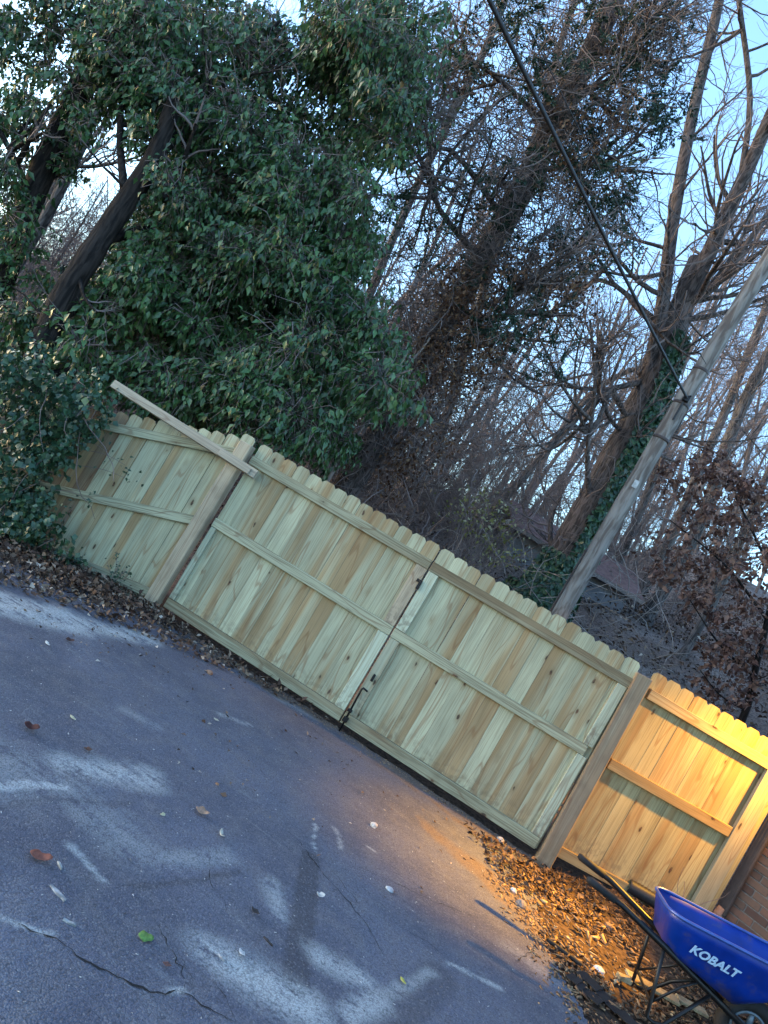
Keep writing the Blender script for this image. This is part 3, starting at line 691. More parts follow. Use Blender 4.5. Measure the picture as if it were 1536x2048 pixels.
# ------------------------------------------------------------------ evergreen trees on the left
def foliage(root, name, mt, data, fold=.25, curl=.15, sprays=False):
    off = np.array(root.location); C, Dd, Nn, Ln, Wd, T = data
    if sprays:
        q = np.concatenate(SPRAYS) - off; o = obj('sprays', tubes_mesh('sprays', [(q, np.array([[.006, .005, .004, .002]]))], 3), M_twig, root); o['kind'] = 'stuff'
    return obj(name, leaves_mesh(name, C - off, Dd, Nn, Ln, Wd, T, fold, curl), mt, root)
tB, mB = tree('evergreen_tree', 'large dense evergreen tree with hanging leaves, behind the left fence panel',
              [(-30, 1010), (30, 860), (100, 650), (200, 480), (300, 330), (350, 200)], .19, .09, M_bark_dark, D=8.0, group='evergreen trees',
              limbs=[([(200, 480, 8.0), (330, 440, 8.6), (470, 330, 9.4), (620, 160, 10)], .07, .02), ([(110, 640, 8.0), (280, 560, 8.8), (420, 600, 9.2), (560, 640, 9.6)], .06, .015),
                     ([(300, 330, 8.0), (420, 200, 8.5), (560, 40, 9)], .06, .02), ([(250, 400, 8), (240, 250, 8.2), (260, 60, 8.4)], .05, .02), ([(60, 760, 8), (260, 720, 8.6), (480, 760, 9.2)], .05, .015)],
              branch=dict(r0=.12, n1=9, l1=1.2, n2=4, l2=.6, n3=3, l3=.3, start=.3), twig=M_twig)
MASS = [(250, 0), (860, 0), (850, 230), (790, 330), (730, 380), (715, 470), (745, 560), (735, 640), (775, 740), (745, 800), (680, 830), (640, 900), (560, 870), (430, 830), (220, 730), (60, 720), (130, 600), (240, 600), (330, 450), (330, 330), (230, 180)]
HOLES = [(290, 230, 45), (600, 190, 20), (690, 290, 22), (260, 300, 45), (470, 660, 30), (610, 610, 16), (520, 480, 22)]
cpx = np.concatenate([poly_points(MASS, 165, HOLES), poly_points([(330, 330), (700, 330), (740, 640), (640, 880), (430, 830), (220, 730), (90, 720), (230, 620)], 70)]); dep = RNG.uniform(8.0, 10.8, len(cpx))
cen = np.array([P(a, b, d) for (a, b), d in zip(cpx, dep)]); rr = RNG.uniform(.28, .52, len(cpx))
foliage(tB, 'crown', M_leaf, clump_leaves(cen, rr, 560, .082, hang=1.0), sprays=True)
tA, mA = tree('evergreen_tree', 'dark leaning trunk at the far left edge with leaves at its top', [(-90, 800), (0, 560), (90, 330), (170, 150), (215, -60)], .19, .12, M_bark_dark, D=8.8,
              group='evergreen trees', limbs=[([(60, 400, 8.8), (20, 300, 8.4), (-40, 200, 8.2)], .05, .02)], branch=dict(r0=.12, n1=8, l1=1.0, n2=4, l2=.5, n3=3, l3=.3, start=.3))
cA = [(280, 10), (310, 40), (250, 30), (300, 90), (330, 150), (140, 180), (230, 200), (270, 180), (210, 90), (60, 110), (30, 30), (120, 20), (200, 40), (40, 190), (10, 120), (30, 260), (70, 210), (20, 350), (180, 90), (230, 20), (90, 60), (10, 420), (-20, 20), (20, 620), (240, 110), (-10, 560), (60, 0), (150, 0), (0, 60), (-10, 320), (40, 470), (90, 560), (30, 690), (130, 640),
      (200, 150), (180, 240), (140, 300), (250, 60), (160, 60), (-20, 220), (60, 640), (200, 560), (240, 520), (180, 620), (100, 680), (300, 260), (10, 500), (270, 20), (110, 130), (60, 400)]
foliage(tA, 'crown', M_leaf, clump_leaves(np.array([P(a, b, RNG.uniform(8.0, 9.0)) for a, b in cA]), RNG.uniform(.2, .38, len(cA)), 520, .08, hang=.9), sprays=True)

# ivy falling over the left end of the panel
iv = tag(empty('ivy_curtain', (-2.2, -.15, 0)), 'ivy curtain hanging over the left end of the fence panel', 'ivy')
IVP = [(-40, 690), (90, 690), (200, 760), (215, 800), (165, 850), (150, 900), (120, 960), (105, 1010), (110, 1080), (60, 1075), (-40, 1060)]
cpx = poly_points(IVP, 55); cen = np.array([P(a, b, RNG.uniform(6.75, 7.35)) for a, b in cpx]); rr = RNG.uniform(.14, .26, len(cpx))
foliage(iv, 'leaves', M_ivy, clump_leaves(cen, rr, 420, .062, hang=.7, aspect=.85), .18, .1)
off = np.array(iv.location); vl = []
for i in range(46):
    a, b = cpx[i % len(cpx)]; p = P(a, b, RNG.uniform(6.8, 7.2)); vl.append((wander(p - off, unit(np.array([RNG.normal(0, .5), RNG.normal(0, .2), -.6])), RNG.uniform(.3, .9), 7, .25), np.linspace(.006, .002, 8)))
for a, b in [((140, 870), (215, 905)), ((150, 930), (260, 960)), ((170, 900), (250, 930)), ((110, 980), (175, 1000)), ((120, 1060), (150, 1010))]:
    p, q = P(*a, 7.15), P(*b, 7.12); vl.append((smoothline([p - off, (p + q) / 2 - off + np.array([0, -.02, .03]), q - off], 4), np.linspace(.004, .0015, 9)))
obj('vines', tubes_mesh('vines', vl, 4), M_twig, iv)
C = np.array([P(a + RNG.normal(0, 10), b + RNG.normal(0, 8), 7.1) for a, b in [(215, 905), (250, 935), (262, 950), (240, 915), (280, 960), (230, 940), (175, 1000), (185, 990), (150, 1015), (200, 925), (163, 890), (210, 870), (158, 1000)] for _ in range(3)])
SPR = obj('sprigs', leaves_mesh('sprigs', C - off, rvec(len(C)) + np.array([0, 0, -.5]), unit(RNG.normal(0, .4, C.shape) + np.array([0, -1, .3])), .045, .026, RNG.uniform(0, .5, len(C))), M_ivy, iv); SPR['kind'] = 'stuff'

# ------------------------------------------------------------------ woods behind: named trees first
tc_, mc = tree('cedar_tree', 'leaning cedar with peeling bark and a tangle of vines, behind the gate middle', [(690, 980), (790, 820), (880, 660), (1010, 440), (1130, 210), (1215, 30), (1260, -80)], .23, .15, M_bark_cedar, D=11.0,
               limbs=[([(1130, 210, 11), (1230, 150, 10.6), (1330, 60, 10.2)], .05, .015), ([(1180, 110, 11), (1270, 90, 10.5), (1360, 20, 10)], .05, .015), ([(1060, 340, 11), (1180, 330, 10.6), (1290, 300, 10.2)], .05, .012),
                      ([(960, 520, 11), (880, 420, 10.6), (850, 330, 10.3), (760, 250, 10)], .05, .012), ([(1010, 440, 11), (900, 300, 10.6), (820, 330, 10.3), (720, 330, 10)], .045, .012), ([(900, 640, 11), (1000, 600, 10.5), (1100, 560, 10.2), (1190, 480, 10)], .045, .012),
                      ([(1100, 260, 11), (1000, 160, 10.7), (900, 100, 10.3), (840, 100, 10)], .045, .012), ([(860, 700, 11), (980, 690, 10.4), (1080, 640, 10)], .03, .01)],
               branch=dict(r0=.12, n1=13, l1=1.5, n2=8, l2=.8, n3=6, l3=.4, start=.1, rmin=.005))
off = np.array(tc_.location); vl = []
for i in range(2400):      # vine tangle round the trunk
    a, b = mc[RNG.integers(6, len(mc) - 6)], None
    p = a + RNG.normal(0, .55, 3) * np.array([1.2, .8, 1.1]); vl.append((wander(p - off, rvec(1)[0], RNG.uniform(.5, 1.6), 8, .4), np.linspace(.009, .004, 9)))
obj('vines', tubes_mesh('vines', vl, 3), M_twig, tc_)['kind'] = 'stuff'
def needle_clumps(pxs, D, r, per, size=.05):
    cs = np.array([P(a, b, D + RNG.uniform(-.6, .6)) for a, b in pxs]); C, Dd = [], []
    for c in cs:
        k = int(per * RNG.uniform(.6, 1.3)); ns = 12; s0 = rvec(ns) * r * RNG.random((ns, 1)); sdv = unit(s0 + RNG.normal(0, .1, (ns, 3)) + np.array([0, 0, -.1 * r])); w_ = RNG.integers(0, ns, k)
        C.append(c + s0[w_] + sdv[w_] * RNG.random((k, 1)) * r * .8 + RNG.normal(0, .015, (k, 3))); Dd.append(unit(sdv[w_] + RNG.normal(0, .5, (k, 3))))
    C = np.concatenate(C); Dd = np.concatenate(Dd); k = len(C)
    return C, Dd, rvec(k), size * RNG.uniform(.6, 1.4, k), size * .42 * np.ones(k), RNG.random(k)
cedpx = [(1050, 20), (1110, 40), (1180, 30), (1250, 40), (1310, 30), (1360, 60), (1290, 100), (1340, 130), (1360, 180), (1300, 190), (1270, 150), (1210, 200), (1330, 220), (1270, 250), (1340, 260), (1200, 260), (1150, 240), (1130, 120), (1060, 110), (1090, 170),
         (1180, 320), (1250, 330), (1210, 380), (1160, 350), (1230, 420), (1120, 460), (1180, 440), (1150, 520), (1090, 540), (1040, 560), (1190, 520), (1000, 480), (960, 560), (1080, 620), (1020, 640), (1120, 620), (880, 460), (900, 380), (960, 420), (1000, 330), (920, 60), (1000, 70), (980, 130),
         (1230, 130), (1160, 90), (1010, 20), (1100, 300), (1060, 400), (840, 520), (800, 430), (760, 400), (740, 470), (930, 250), (1270, 480), (1040, 700), (960, 660), (1110, 720)]
cedpx += [tuple(q) for q in poly_points([(860, 0), (1370, 0), (1360, 280), (1240, 480), (1060, 680), (860, 620), (800, 420)], 14)]
foliage(tc_, 'crown', M_cedar, needle_clumps(cedpx, 10.3, .30, 430, .055), .1, .1)
bpx = np.concatenate([poly_points([(880, 560), (1000, 540), (1010, 700), (960, 800), (860, 760)], 60), poly_points([(1080, 200), (1250, 180), (1260, 420), (1110, 420)], 34), poly_points([(860, 0), (960, 60), (960, 180), (880, 200)], 22), poly_points([(760, 760), (900, 700), (900, 900), (760, 1000)], 40), poly_points([(1000, 500), (1210, 480), (1190, 620), (1080, 660)], 40)])
C = np.array([P(a, b, RNG.uniform(9.8, 11)) for a, b in bpx]); C = np.repeat(C, 26, 0) + RNG.normal(0, .14, (len(C) * 26, 3)); k = len(C)
foliage(tc_, 'dead_leaves', M_brown, (C, unit(RNG.normal(0, .5, (k, 3)) + np.array([0, 0, -.8])), rvec(k), .075 * RNG.uniform(.6, 1.2, k), .04 * np.ones(k), RNG.random(k)))

ti, mi = tree('ivy_tree', 'thick ivy wrapped trunk standing just behind the utility pole', [(1085, 1185), (1150, 1080), (1230, 930), (1300, 780), (1345, 660), (1400, 520)], .40, .20, M_bark_cedar, D=13.0,
              limbs=[([(1270, 850, 13), (1320, 640, 12.9), (1345, 450, 13), (1385, 230, 13.1), (1430, 40, 13.2), (1450, -60, 13.2)], .13, .08), ([(1345, 660, 13), (1430, 480, 12.8), (1490, 350, 12.6), (1560, 190, 12.4)], .15, .11), ([(1480, 370, 12.6), (1500, 200, 12.6), (1480, 20, 12.6), (1470, -60, 12.6)], .055, .04),
                     ([(1300, 760, 13), (1200, 790, 12.6), (1120, 880, 12.4), (1040, 960, 12.3)], .06, .015), ([(1180, 1030, 13), (1175, 900, 12.5), (1190, 780, 12.4), (1180, 640, 12.3)], .05, .02), ([(1310, 640, 13), (1200, 560, 12.6), (1080, 640, 12.3), (970, 690, 12)], .05, .012),
                     ([(1360, 620, 13), (1440, 560, 12.6), (1540, 420, 12.4)], .09, .04)],
              branch=dict(r0=.16, n1=11, l1=2.2, n2=6, l2=1.2, n3=5, l3=.6, start=.1, up=.2, rmin=.006))
C, Dd, Nn = [], [], []
for i in range(24000):
    t = RNG.random() ** 1.25; j = t * (len(mi) * .80); k = int(j); p = mi[k] * (1 - j + k) + mi[k + 1] * (j - k); a = RNG.uniform(0, 2 * math.pi)
    r = (.46 - .24 * j / len(mi)) * (1.06 + .22 * RNG.random()) + .5 * max(0, .35 - t); o_ = np.array([math.cos(a), math.sin(a), 0])
    if math.cos(a - rad(-35)) < -.25 and t > .2: continue
    if t > .35 and math.cos(a - rad(-10)) < .25: continue
    C.append(p + o_ * r); Dd.append(np.array([o_[0] * .4, o_[1] * .4, -1]) + RNG.normal(0, .35, 3)); Nn.append(o_ + RNG.normal(0, .35, 3))
C, Dd, Nn = map(np.array, (C, Dd, Nn)); k = len(C)
foliage(ti, 'ivy', M_ivy, (C, unit(Dd), unit(Nn), .10 * RNG.uniform(.6, 1.3, k), .09 * RNG.uniform(.7, 1.2, k), RNG.random(k) * .95), .15, .1)

to, mo = tree('oak_sapling', 'young oak holding red brown dead leaves behind the lamp lit panel', [(1484, 1440), (1510, 1340), (1535, 1240), (1560, 1120), (1570, 1000)], .05, .03, M_bark_dark, D=9.3,
              limbs=[([(1505, 1350, 9.3), (1440, 1290, 9.1), (1380, 1200, 9)], .02, .006), ([(1535, 1240, 9.3), (1450, 1130, 9.1), (1340, 1040, 9)], .022, .006), ([(1550, 1160, 9.3), (1480, 1010, 9.1), (1430, 920, 9)], .02, .006), ([(1490, 1420, 9.3), (1440, 1390, 9.1), (1400, 1340, 9)], .015, .005)],
              branch=dict(r0=.03, n1=9, l1=.8, n2=4, l2=.45, n3=3, l3=.25, start=.2, rmin=.003))
OAK = [(1330, 930), (1420, 890), (1536, 960), (1560, 1300), (1500, 1420), (1400, 1400), (1390, 1330), (1440, 1250), (1330, 1170), (1290, 1100), (1400, 1080), (1300, 990)]
cpx = poly_points(OAK, 170, [(1480, 1330, 22), (1400, 1270, 35)]); cen = np.array([P(a, b, RNG.uniform(8.7, 9.7)) for a, b in cpx])
C, Dd, Nn, Ln, Wd, T = clump_leaves(cen, RNG.uniform(.10, .26, len(cpx)), 135, .075, hang=.5, aspect=.6)
foliage(to, 'crown', M_oak, (C, Dd, rvec(len(C)), Ln, Wd, RNG.random(len(C))), .3, .3)

BR = dict(r0=.10, n1=20, l1=1.8, n2=8, l2=.95, n3=6, l3=.5, start=.2, up=.2, rmin=.005)
for px, D, r0, r1, lab in [
    ([(870, 900), (930, 700), (1000, 480), (1080, 240), (1130, 60)], 15, .10, .06, 'slim bare tree rising just right of the leaning cedar trunk'),
    ([(640, 900), (720, 640), (830, 380), (960, 120), (1010, 0)], 14, .10, .06, 'bare tree half hidden at the right side of the evergreen'),
    ([(1000, 1010), (1110, 880), (1180, 790), (1260, 740), (1310, 730)], 15, .10, .03, 'crooked bare tree arching toward the ivy wrapped trunk'),
    ([(1400, 1050), (1450, 900), (1500, 780), (1560, 660)], 16, .15, .10, 'bare tree right of the utility pole at the picture edge'),
    ([(1330, 1100), (1390, 960), (1460, 800), (1530, 620)], 18, .13, .08, 'grey bare tree crossing behind the pole top'),
    ([(1240, 1120), (1290, 1000), (1330, 900), (1380, 800)], 17, .09, .06, 'thin bare tree in the gap right of the pole'),
    ([(100, 420), (190, 230), (260, 80), (300, -30)], 12, .09, .06, 'thin bare tree in the sky gap at the upper left'),
    ([(40, 520), (130, 330), (210, 160), (270, -20)], 13, .08, .05, 'thin bare tree beside the far left dark trunk'),
    ([(1440, 1180), (1480, 1080), (1530, 960)], 14, .08, .06, 'bare trunk behind the brown leaved oak')]:
    tree('bare_tree', lab, px, r0, r1, M_bark_grey, D=D, group='bare trees on the slope', branch=BR, twig=M_twig, tip=(RNG.normal(0, .3), 0, 2.5))

dl = smoothline([P(655, 960, 10.5), P(740, 830, 10.4), P(860, 675, 10.2)], 8); dl[:, 0] += RNG.normal(0, .012, len(dl))
tag(obj('dead_limb', tubes_mesh('dead_limb', [(np.vstack([[dl[0][0], dl[0][1], hz(dl[0][0], dl[0][1])], dl]) - dl[0], np.linspace(.035, .014, len(dl) + 1))], 6), M_twig_pale, None, tuple(dl[0])), 'pale dead limb leaning up beside the cedar trunk', 'limb')
# far woods: one mass of stems and twigs up the slope
lines, tw = [], []
for i in range(130):
    x = RNG.uniform(-22, 20); y = RNG.uniform(14, 36); z = hz(x, y) - .1; hgt = RNG.uniform(7, 15)
    mn = wander(np.array([x, y, z]), np.array([RNG.normal(0, .08), RNG.normal(0, .08), 1]), hgt, 9, .06, .05); r = RNG.uniform(.06, .17)
    lines.append((mn, np.linspace(r, r * .3, 10)))
    a, b, c = grow(mn, r, 15, 2.4, 5, 1.3, 4, .8, start=.12, up=.25, rmin=.008); lines += a; tw += b + c
for i in range(330):
    y = RNG.uniform(5.5, 20); x = RNG.uniform(-9, 3.6) * (1 + y * .06) + .5; z = hz(x, y) - .05; hgt = RNG.uniform(2.0, 5.0)
    mn = wander(np.array([x, y, z]), np.array([RNG.normal(0, .2), RNG.normal(0, .2), 1]), hgt, 7, .1, .05); r = RNG.uniform(.012, .035)
    if 2.0 < x < 6 and y < 9.5: continue
    lines.append((mn, np.linspace(r, r * .3, 8)))
    a, b, c = grow(mn, r, 14, 1.1, 5, .6, 2, .35, start=.05, up=.12, rmin=.0045); lines += a; tw += b + c
tag(obj('woods', tubes_mesh('woods', lines + tw, 3), M_twig), 'far bare woods covering the slope behind the fence', 'woods', kind='stuff')
# undergrowth: brambles and twigs on the slope
k = 5200; y = 1.6 + 13 * RNG.random(k) ** .8; x = RNG.uniform(-5.5, 3.5, k) * (1 + y * .13) + .8
ok = (np.hypot(x - 3.38, y - 2.56) > .5) & ~((x > 2.1) & (x < 5.6) & (y > 3) & (y < 9.5) & (RNG.random(k) < .85)) & ((x < 2.2 + .1 * y) | (RNG.random(k) < .22)); x, y = x[ok], y[ok]; k = len(x)
st = wanders(np.stack([x, y, height(x, y)], -1), unit(RNG.normal(0, .5, (k, 3)) * [1, 1, 0] + [0, 0, 1]), RNG.uniform(.5, 1.5, k) * np.where(y < 5, 1, 1.5), 6, .22, -.05)
c, cr, _ = shoots(st, np.full(k, .005), 6, .55, 3, 1.1, .25, 0, .6, .0025)
tw = [(st, np.linspace(.006, .0025, 7)[None]), (c, cr)]
tag(obj('undergrowth', tubes_mesh('undergrowth', tw, 3), M_twig), 'bare brambles and thin stems over the slope behind the gate', 'undergrowth', kind='stuff')
tw = []
for i in range(420):
    y = RNG.uniform(2.0, 10); x = RNG.uniform(-2.5, 5.5); tw.append((wander(np.array([x, y, hz(x, y) + RNG.uniform(.2, 1.2)]), rvec(1)[0] * np.array([1, .5, .5]), RNG.uniform(.6, 1.8), 6, .25), np.linspace(.009, .004, 7)))
tag(obj('dry_canes', tubes_mesh('dry_canes', tw, 3), M_twig_pale), 'pale dry canes caught in the undergrowth behind the gate', 'canes', kind='stuff')
# shrub with yellowing leaves behind the gate middle
sh = tag(empty('yellow_shrub', tuple(down_to_ground(P(950, 1100, 10.5)))), 'low shrub with yellowing leaves just above the gate middle', 'shrub')
off = np.array(sh.location); cp = poly_points([(880, 1010), (1000, 980), (1050, 1090), (1060, 1150), (960, 1110)], 34); cs = np.array([P(a, b, RNG.uniform(10, 11)) for a, b in cp])
obj('stems', tubes_mesh('stems', [(smoothline([np.zeros(3) + RNG.normal(0, .15, 3) * [1, 1, 0], (c - off) * .5 + RNG.normal(0, .1, 3), c - off], 4), np.linspace(.008, .003, 9)) for c in cs], 4), M_twig, sh)
C = np.repeat(cs, 12, 0) + RNG.normal(0, .12, (len(cs) * 12, 3)); k = len(C)
foliage(sh, 'leaves', M_yellow, (C, unit(RNG.normal(0, .6, (k, 3)) + [0, 0, -.4]), rvec(k), .065 * RNG.uniform(.6, 1.2, k), .035 * np.ones(k), RNG.random(k)))
# dead-leaf undergrowth on slope
k = 22000; y = 1.6 + 16 * RNG.random(k) ** .8; x = RNG.uniform(-6, 8, k) * (1 + y * .05); C = np.stack([x, y, height(x, y) + RNG.random(k) ** 3 * .7], -1)
lm = leaves_mesh('slope_leaves', C, rvec(k) * [1, 1, .4], unit(RNG.normal(0, .5, (k, 3)) + [0, 0, 1]), .10 * RNG.uniform(.6, 1.3, k), .06, RNG.random(k) ** 1.4, .3, .2)
tag(obj('leaves_on_slope', lm, M_litter), 'fallen dead leaves over the wooded slope', 'leaves', kind='stuff')

# ------------------------------------------------------------------ shed up the slope
sc_ = P(1140, 1135, 15.0); srz = rad(12)
shed = tag(empty('shed', (sc_[0], sc_[1], sc_[2] - 1.20), srz), 'grey shed with a low brown roof behind the ivy wrapped trunk', 'shed')
M_shedw = simple('shed_wall', (.17, .18, .21), .8, var=.2, scale=4); M_shedr = simple('shed_roof', (.19, .11, .10), .9, var=.3, scale=12)
obj('wall', MB().box(-1.35, 1.35, 0, 2.0, -.8, 1.32).mesh('wall'), M_shedw, shed)
rf = MB().add([(-1.55, -.25, 1.30), (1.55, -.25, 1.30), (1.55, 1.0, 1.85), (-1.55, 1.0, 1.85), (-1.55, 2.25, 1.30), (1.55, 2.25, 1.30), (-1.55, -.25, 1.36), (1.55, -.25, 1.36), (1.55, 1.0, 1.92), (-1.55, 1.0, 1.92), (-1.55, 2.25, 1.36), (1.55, 2.25, 1.36)],
              [(6, 7, 8, 9), (9, 8, 11, 10), (0, 3, 2, 1), (3, 4, 5, 2), (0, 1, 7, 6), (4, 10, 11, 5), (1, 2, 8, 7), (2, 5, 11, 8), (0, 6, 9, 3), (3, 9, 10, 4)])
ro = obj('roof', rf.mesh('roof'), M_shedr, shed)
obj('trim', MB().box(-1.56, 1.56, -.275, -.252, 1.27, 1.35).mesh('trim'), simple('shed_trim', (.2, .17, .16), .7), ro)
obj('trim', MB().box(-1.585, -1.56, -.2, .2, 1.30, 1.40).mesh('trim'), M_trim, ro)

# ------------------------------------------------------------------ utility pole and cables
pz0 = hz(3.37, 2.56) - .2
pole = tag(empty('utility_pole', (3.37, 2.56, pz0)), 'grey wooden utility pole rising behind the right gate leaf', 'pole')
pl = [(np.array([[0.0, 0.0, 0.0], [0.0, -.01, 2.5], [0.0, -.02, 5], [.04, -.03, 7], [.08, -.04, 9.8]]), np.array([.155, .148, .135, .128, .118]))]
pl = [(smoothline(pl[0][0], 6), np.linspace(.112, .088, 25))]
obj('shaft', tubes_mesh('shaft', pl, 18), M_pole, pole)
obj('conduit', MB().tube([(-.12, -.05, 0), (-.113, -.06, 2.6), (-.11, -.05, 2.62)], .012, 6).mesh('conduit'), M_gutter, pole)
zc = 4.97 - pz0
obj('clamp', MB().tube([(.0, -.125, zc - .3), (.0, -.12, zc + .02), (.05, -.14, zc + .05)], .014, 6).mesh('clamp'), M_black, pole)
obj('hook', MB().bbox(-.03, .05, -.16, -.09, zc - .04, zc + .03, .006).mesh('hook'), M_black, pole)
for zz in (zc - .55, zc - .06, zc + .42):
    rr_ = .112 - .024 * zz / 9.8 + .003; obj('strap', MB().tube([(0, -.02, zz - .02), (0, -.02, zz + .02)], rr_, 18).mesh('strap', True), M_gutter, pole)
obj('tag', MB().bbox(-.03, .03, -.124, -.118, zc - 1.25, zc - 1.15, .002).mesh('tag'), simple('metal_tag', (.4, .4, .4), .5, .5), pole)
M_cable = simple('cable_black', (.025, .025, .028), .6, var=.2)
def cable(name, label, a, b, ext, sag, r):
    a, b = np.array(a), np.array(b); e = a + (b - a) * ext; t = np.linspace(0, 1, 40)[:, None]; pts = a + (e - a) * t; pts[:, 2] -= sag * 4 * (t * (1 - t))[:, 0]
    me = tubes_mesh(name, [(pts - a, r)], 6); return tag(obj(name, me, M_cable, None, tuple(a)), label, 'cable', 'overhead cables')
cable('service_cable', 'thick black service cable running from the pole to upper left', (3.37, 2.38, 4.97), P(992, 0, 4.6), 1.5, .05, .016)
cable('thin_wire', 'thin wire above the thick service cable', (3.38, 2.42, 5.45), P(1052, 0, 5.5), 1.4, .10, .0045)

# ------------------------------------------------------------------ wheelbarrow
M_blue = simple('blue_paint', (.0005, .022, .21), .45, 0, var=.25, scale=6, spec=.3)
M_rubber = simple('rubber', (.015, .015, .017), .8, var=.3)
M_rim = simple('wheel_rim', (.11, .15, .19), .45, .3, var=.3)
M_letter = simple('letter_white', (.30, .46, .66), .6, var=.12, scale=40)
nb = M_blue.node_tree; pb = [x for x in nb.nodes if x.type == 'BSDF_PRINCIPLED'][0]; src = pb.inputs['Base Color'].links[0].from_socket
tcb = N(nb, 'TexCoord'); nz = N(nb, 'TexNoise', Scale=9.0, Detail=8.0, Roughness=.7); L(nb, tcb.outputs['Object'], nz.inputs[0]); sb = N(nb, 'SeparateXYZ'); L(nb, tcb.outputs['Object'], sb.inputs[0])
low = math_(nb, 'SUBTRACT', 1.0, ramp(nb, sb.outputs[2], .33, .56))
dus = math_(nb, 'MULTIPLY', ramp(nb, math_(nb, 'ADD', nz.outputs[0], math_(nb, 'MULTIPLY', low, .12)), .52, .75), .5)
L(nb, mixc(nb, dus, src, (.07, .06, .06)), pb.inputs['Base Color']); L(nb, math_(nb, 'ADD', math_(nb, 'MULTIPLY', nz.outputs[0], .4), .22), pb.inputs['Roughness'])
BS = .93
wb = tag(empty('wheelbarrow', (3.985, -1.62, .0), rad(0.5)), 'blue wheelbarrow with black handles on the wood chips by the house', 'wheelbarrow')
wb.scale = (BS, BS, BS); wb.rotation_euler = (rad(-2.0), rad(-3.5), rad(-1.0))
for s in (-1, 1):
    hp = [(0, s * .255, .572), (.25, s * .245, .535), (.6, s * .19, .43), (1.0, s * .10, .30), (1.3, s * .065, .20)]
    h = obj('handle', MB().tube([(p[0], p[1], p[2]) for p in hp], [.02, .021, .022, .022, .02], 8).mesh('handle', True), M_black, wb)
    obj('grip', MB().tube([(-.012, s * .2556, .574), (.01, s * .255, .571), (.20, s * .248, .543)], [.016, .026, .025], 8).mesh('grip', True), M_rubber, h)
    obj('leg', MB().tube([(.60, s * .19, .41), (.63, s * .22, .2), (.655, s * .24, .015), (.70, s * .24, .006), (.76, s * .235, .02), (.86, s * .2, .16), (.98, s * .115, .29)], .013, 8).mesh('leg', True), M_black, wb)
    obj('brace', MB().tube([(.645, s * .23, .10), (.80, s * .15, .26), (.88, s * .135, .33)], .009, 6).mesh('brace', True), M_black, wb)
obj('crossbar', MB().tube([(.645, -.23, .10), (.645, .23, .10)], .009, 6).mesh('crossbar'), M_black, wb)
def loop(u0, u1, w0, w1, z0, z1, rc, n=6):
    """rounded quad loop: rear end u0 (half width w0, height z0), front end u1"""
    cs = [(u0, -w0, 180), (u1, -w1, 270), (u1, w1, 0), (u0, w0, 90)]; out = []
    for (u, v, a0_) in cs:
        cu = u + (rc if u == u0 else -rc); cv = v + (rc if v < 0 else -rc)
        for i in range(n + 1):
            a = rad(a0_ + 90 * i / n); x, y = cu + rc * math.cos(a), cv + rc * math.sin(a); t = (x - u0) / (u1 - u0); out.append((x, y, z0 + (z1 - z0) * t))
    return out
lo_ = [loop(.52, 1.56, .285, .27, .655, .70, .13), loop(.535, 1.50, .268, .25, .60, .63, .12), loop(.58, 1.27, .215, .19, .455, .42, .10), loop(.62, 1.14, .185, .155, .425, .318, .08)]
n0 = len(lo_[0]); V = [p for l in lo_ for p in l]
F = [[i * n0 + k, i * n0 + (k + 1) % n0, (i + 1) * n0 + (k + 1) % n0, (i + 1) * n0 + k] for i in range(3) for k in range(n0)] + [[3 * n0 + k for k in range(n0)]]
me = MB().add(V, F).mesh('tray', True); tray = obj('tray', me, M_blue, wb)
sm = tray.modifiers.new('thick', 'SOLIDIFY'); sm.thickness = .004
rl = lo_[0] + [lo_[0][0], lo_[0][1]]
obj('rim', MB().tube(rl, .011, 8, False).mesh('rim', True), simple('blue_rim', (.02, .06, .26), .3, 0, var=.2, spec=.6), tray)
tc2 = bpy.data.curves.new('lettering', 'FONT'); tc2.body = 'KOBALT'; tc2.size = .080; tc2.extrude = .001; tc2.shear = .18; tc2.offset = .0027; tc2.resolution_u = 6; tc2.align_x = 'LEFT'; tc2.space_character = 1.02
tmp = bpy.data.objects.new('tmp', tc2); COL.objects.link(tmp); bpy.context.view_layer.update()
tme = bpy.data.meshes.new_from_object(tmp.evaluated_get(bpy.context.evaluated_depsgraph_get())); bpy.data.objects.remove(tmp)
# plane of the near side wall: from rim row to lower row
A_ = Vector((.90, -.262, .615)); B_ = Vector((.90, -.208, .445)); up_ = (A_ - B_).normalized(); ud = Vector((1.0, .030, -.005)).normalized(); nn_ = ud.cross(up_).normalized(); up_ = nn_.cross(ud)
Mt = Matrix.Identity(4)
for i in range(3): Mt[i][0], Mt[i][1], Mt[i][2] = ud[i], up_[i], nn_[i]
tme.transform(Mt.to_3x3().to_4x4())
tme.transform(Matrix.Translation(Vector((.715, -.236, .50)) + nn_ * .010)); tme.materials.clear()
obj('lettering', tme, M_letter, tray)
wh = obj('wheel', MB().tube([(1.3, -.04, .2), (1.3, .04, .2)], .03, 12).mesh('wheel'), M_rim, wb)
def torus(R, r, n=28, k=10, wy=1.0):
    V = [((R + r * math.cos(b)) * math.cos(a) + 1.3, r * wy * math.sin(b), (R + r * math.cos(b)) * math.sin(a) + .2) for a in [2 * math.pi * i / n for i in range(n)] for b in [2 * math.pi * j / k for j in range(k)]]
    F = [[i * k + j, i * k + (j + 1) % k, ((i + 1) % n) * k + (j + 1) % k, ((i + 1) % n) * k + j] for i in range(n) for j in range(k)]; return V, F
obj('tyre', MB().add(*torus(.155, .045)).mesh('tyre', True), M_rubber, wh)
rm = MB().add(*torus(.108, .014, 28, 8, 2.2))
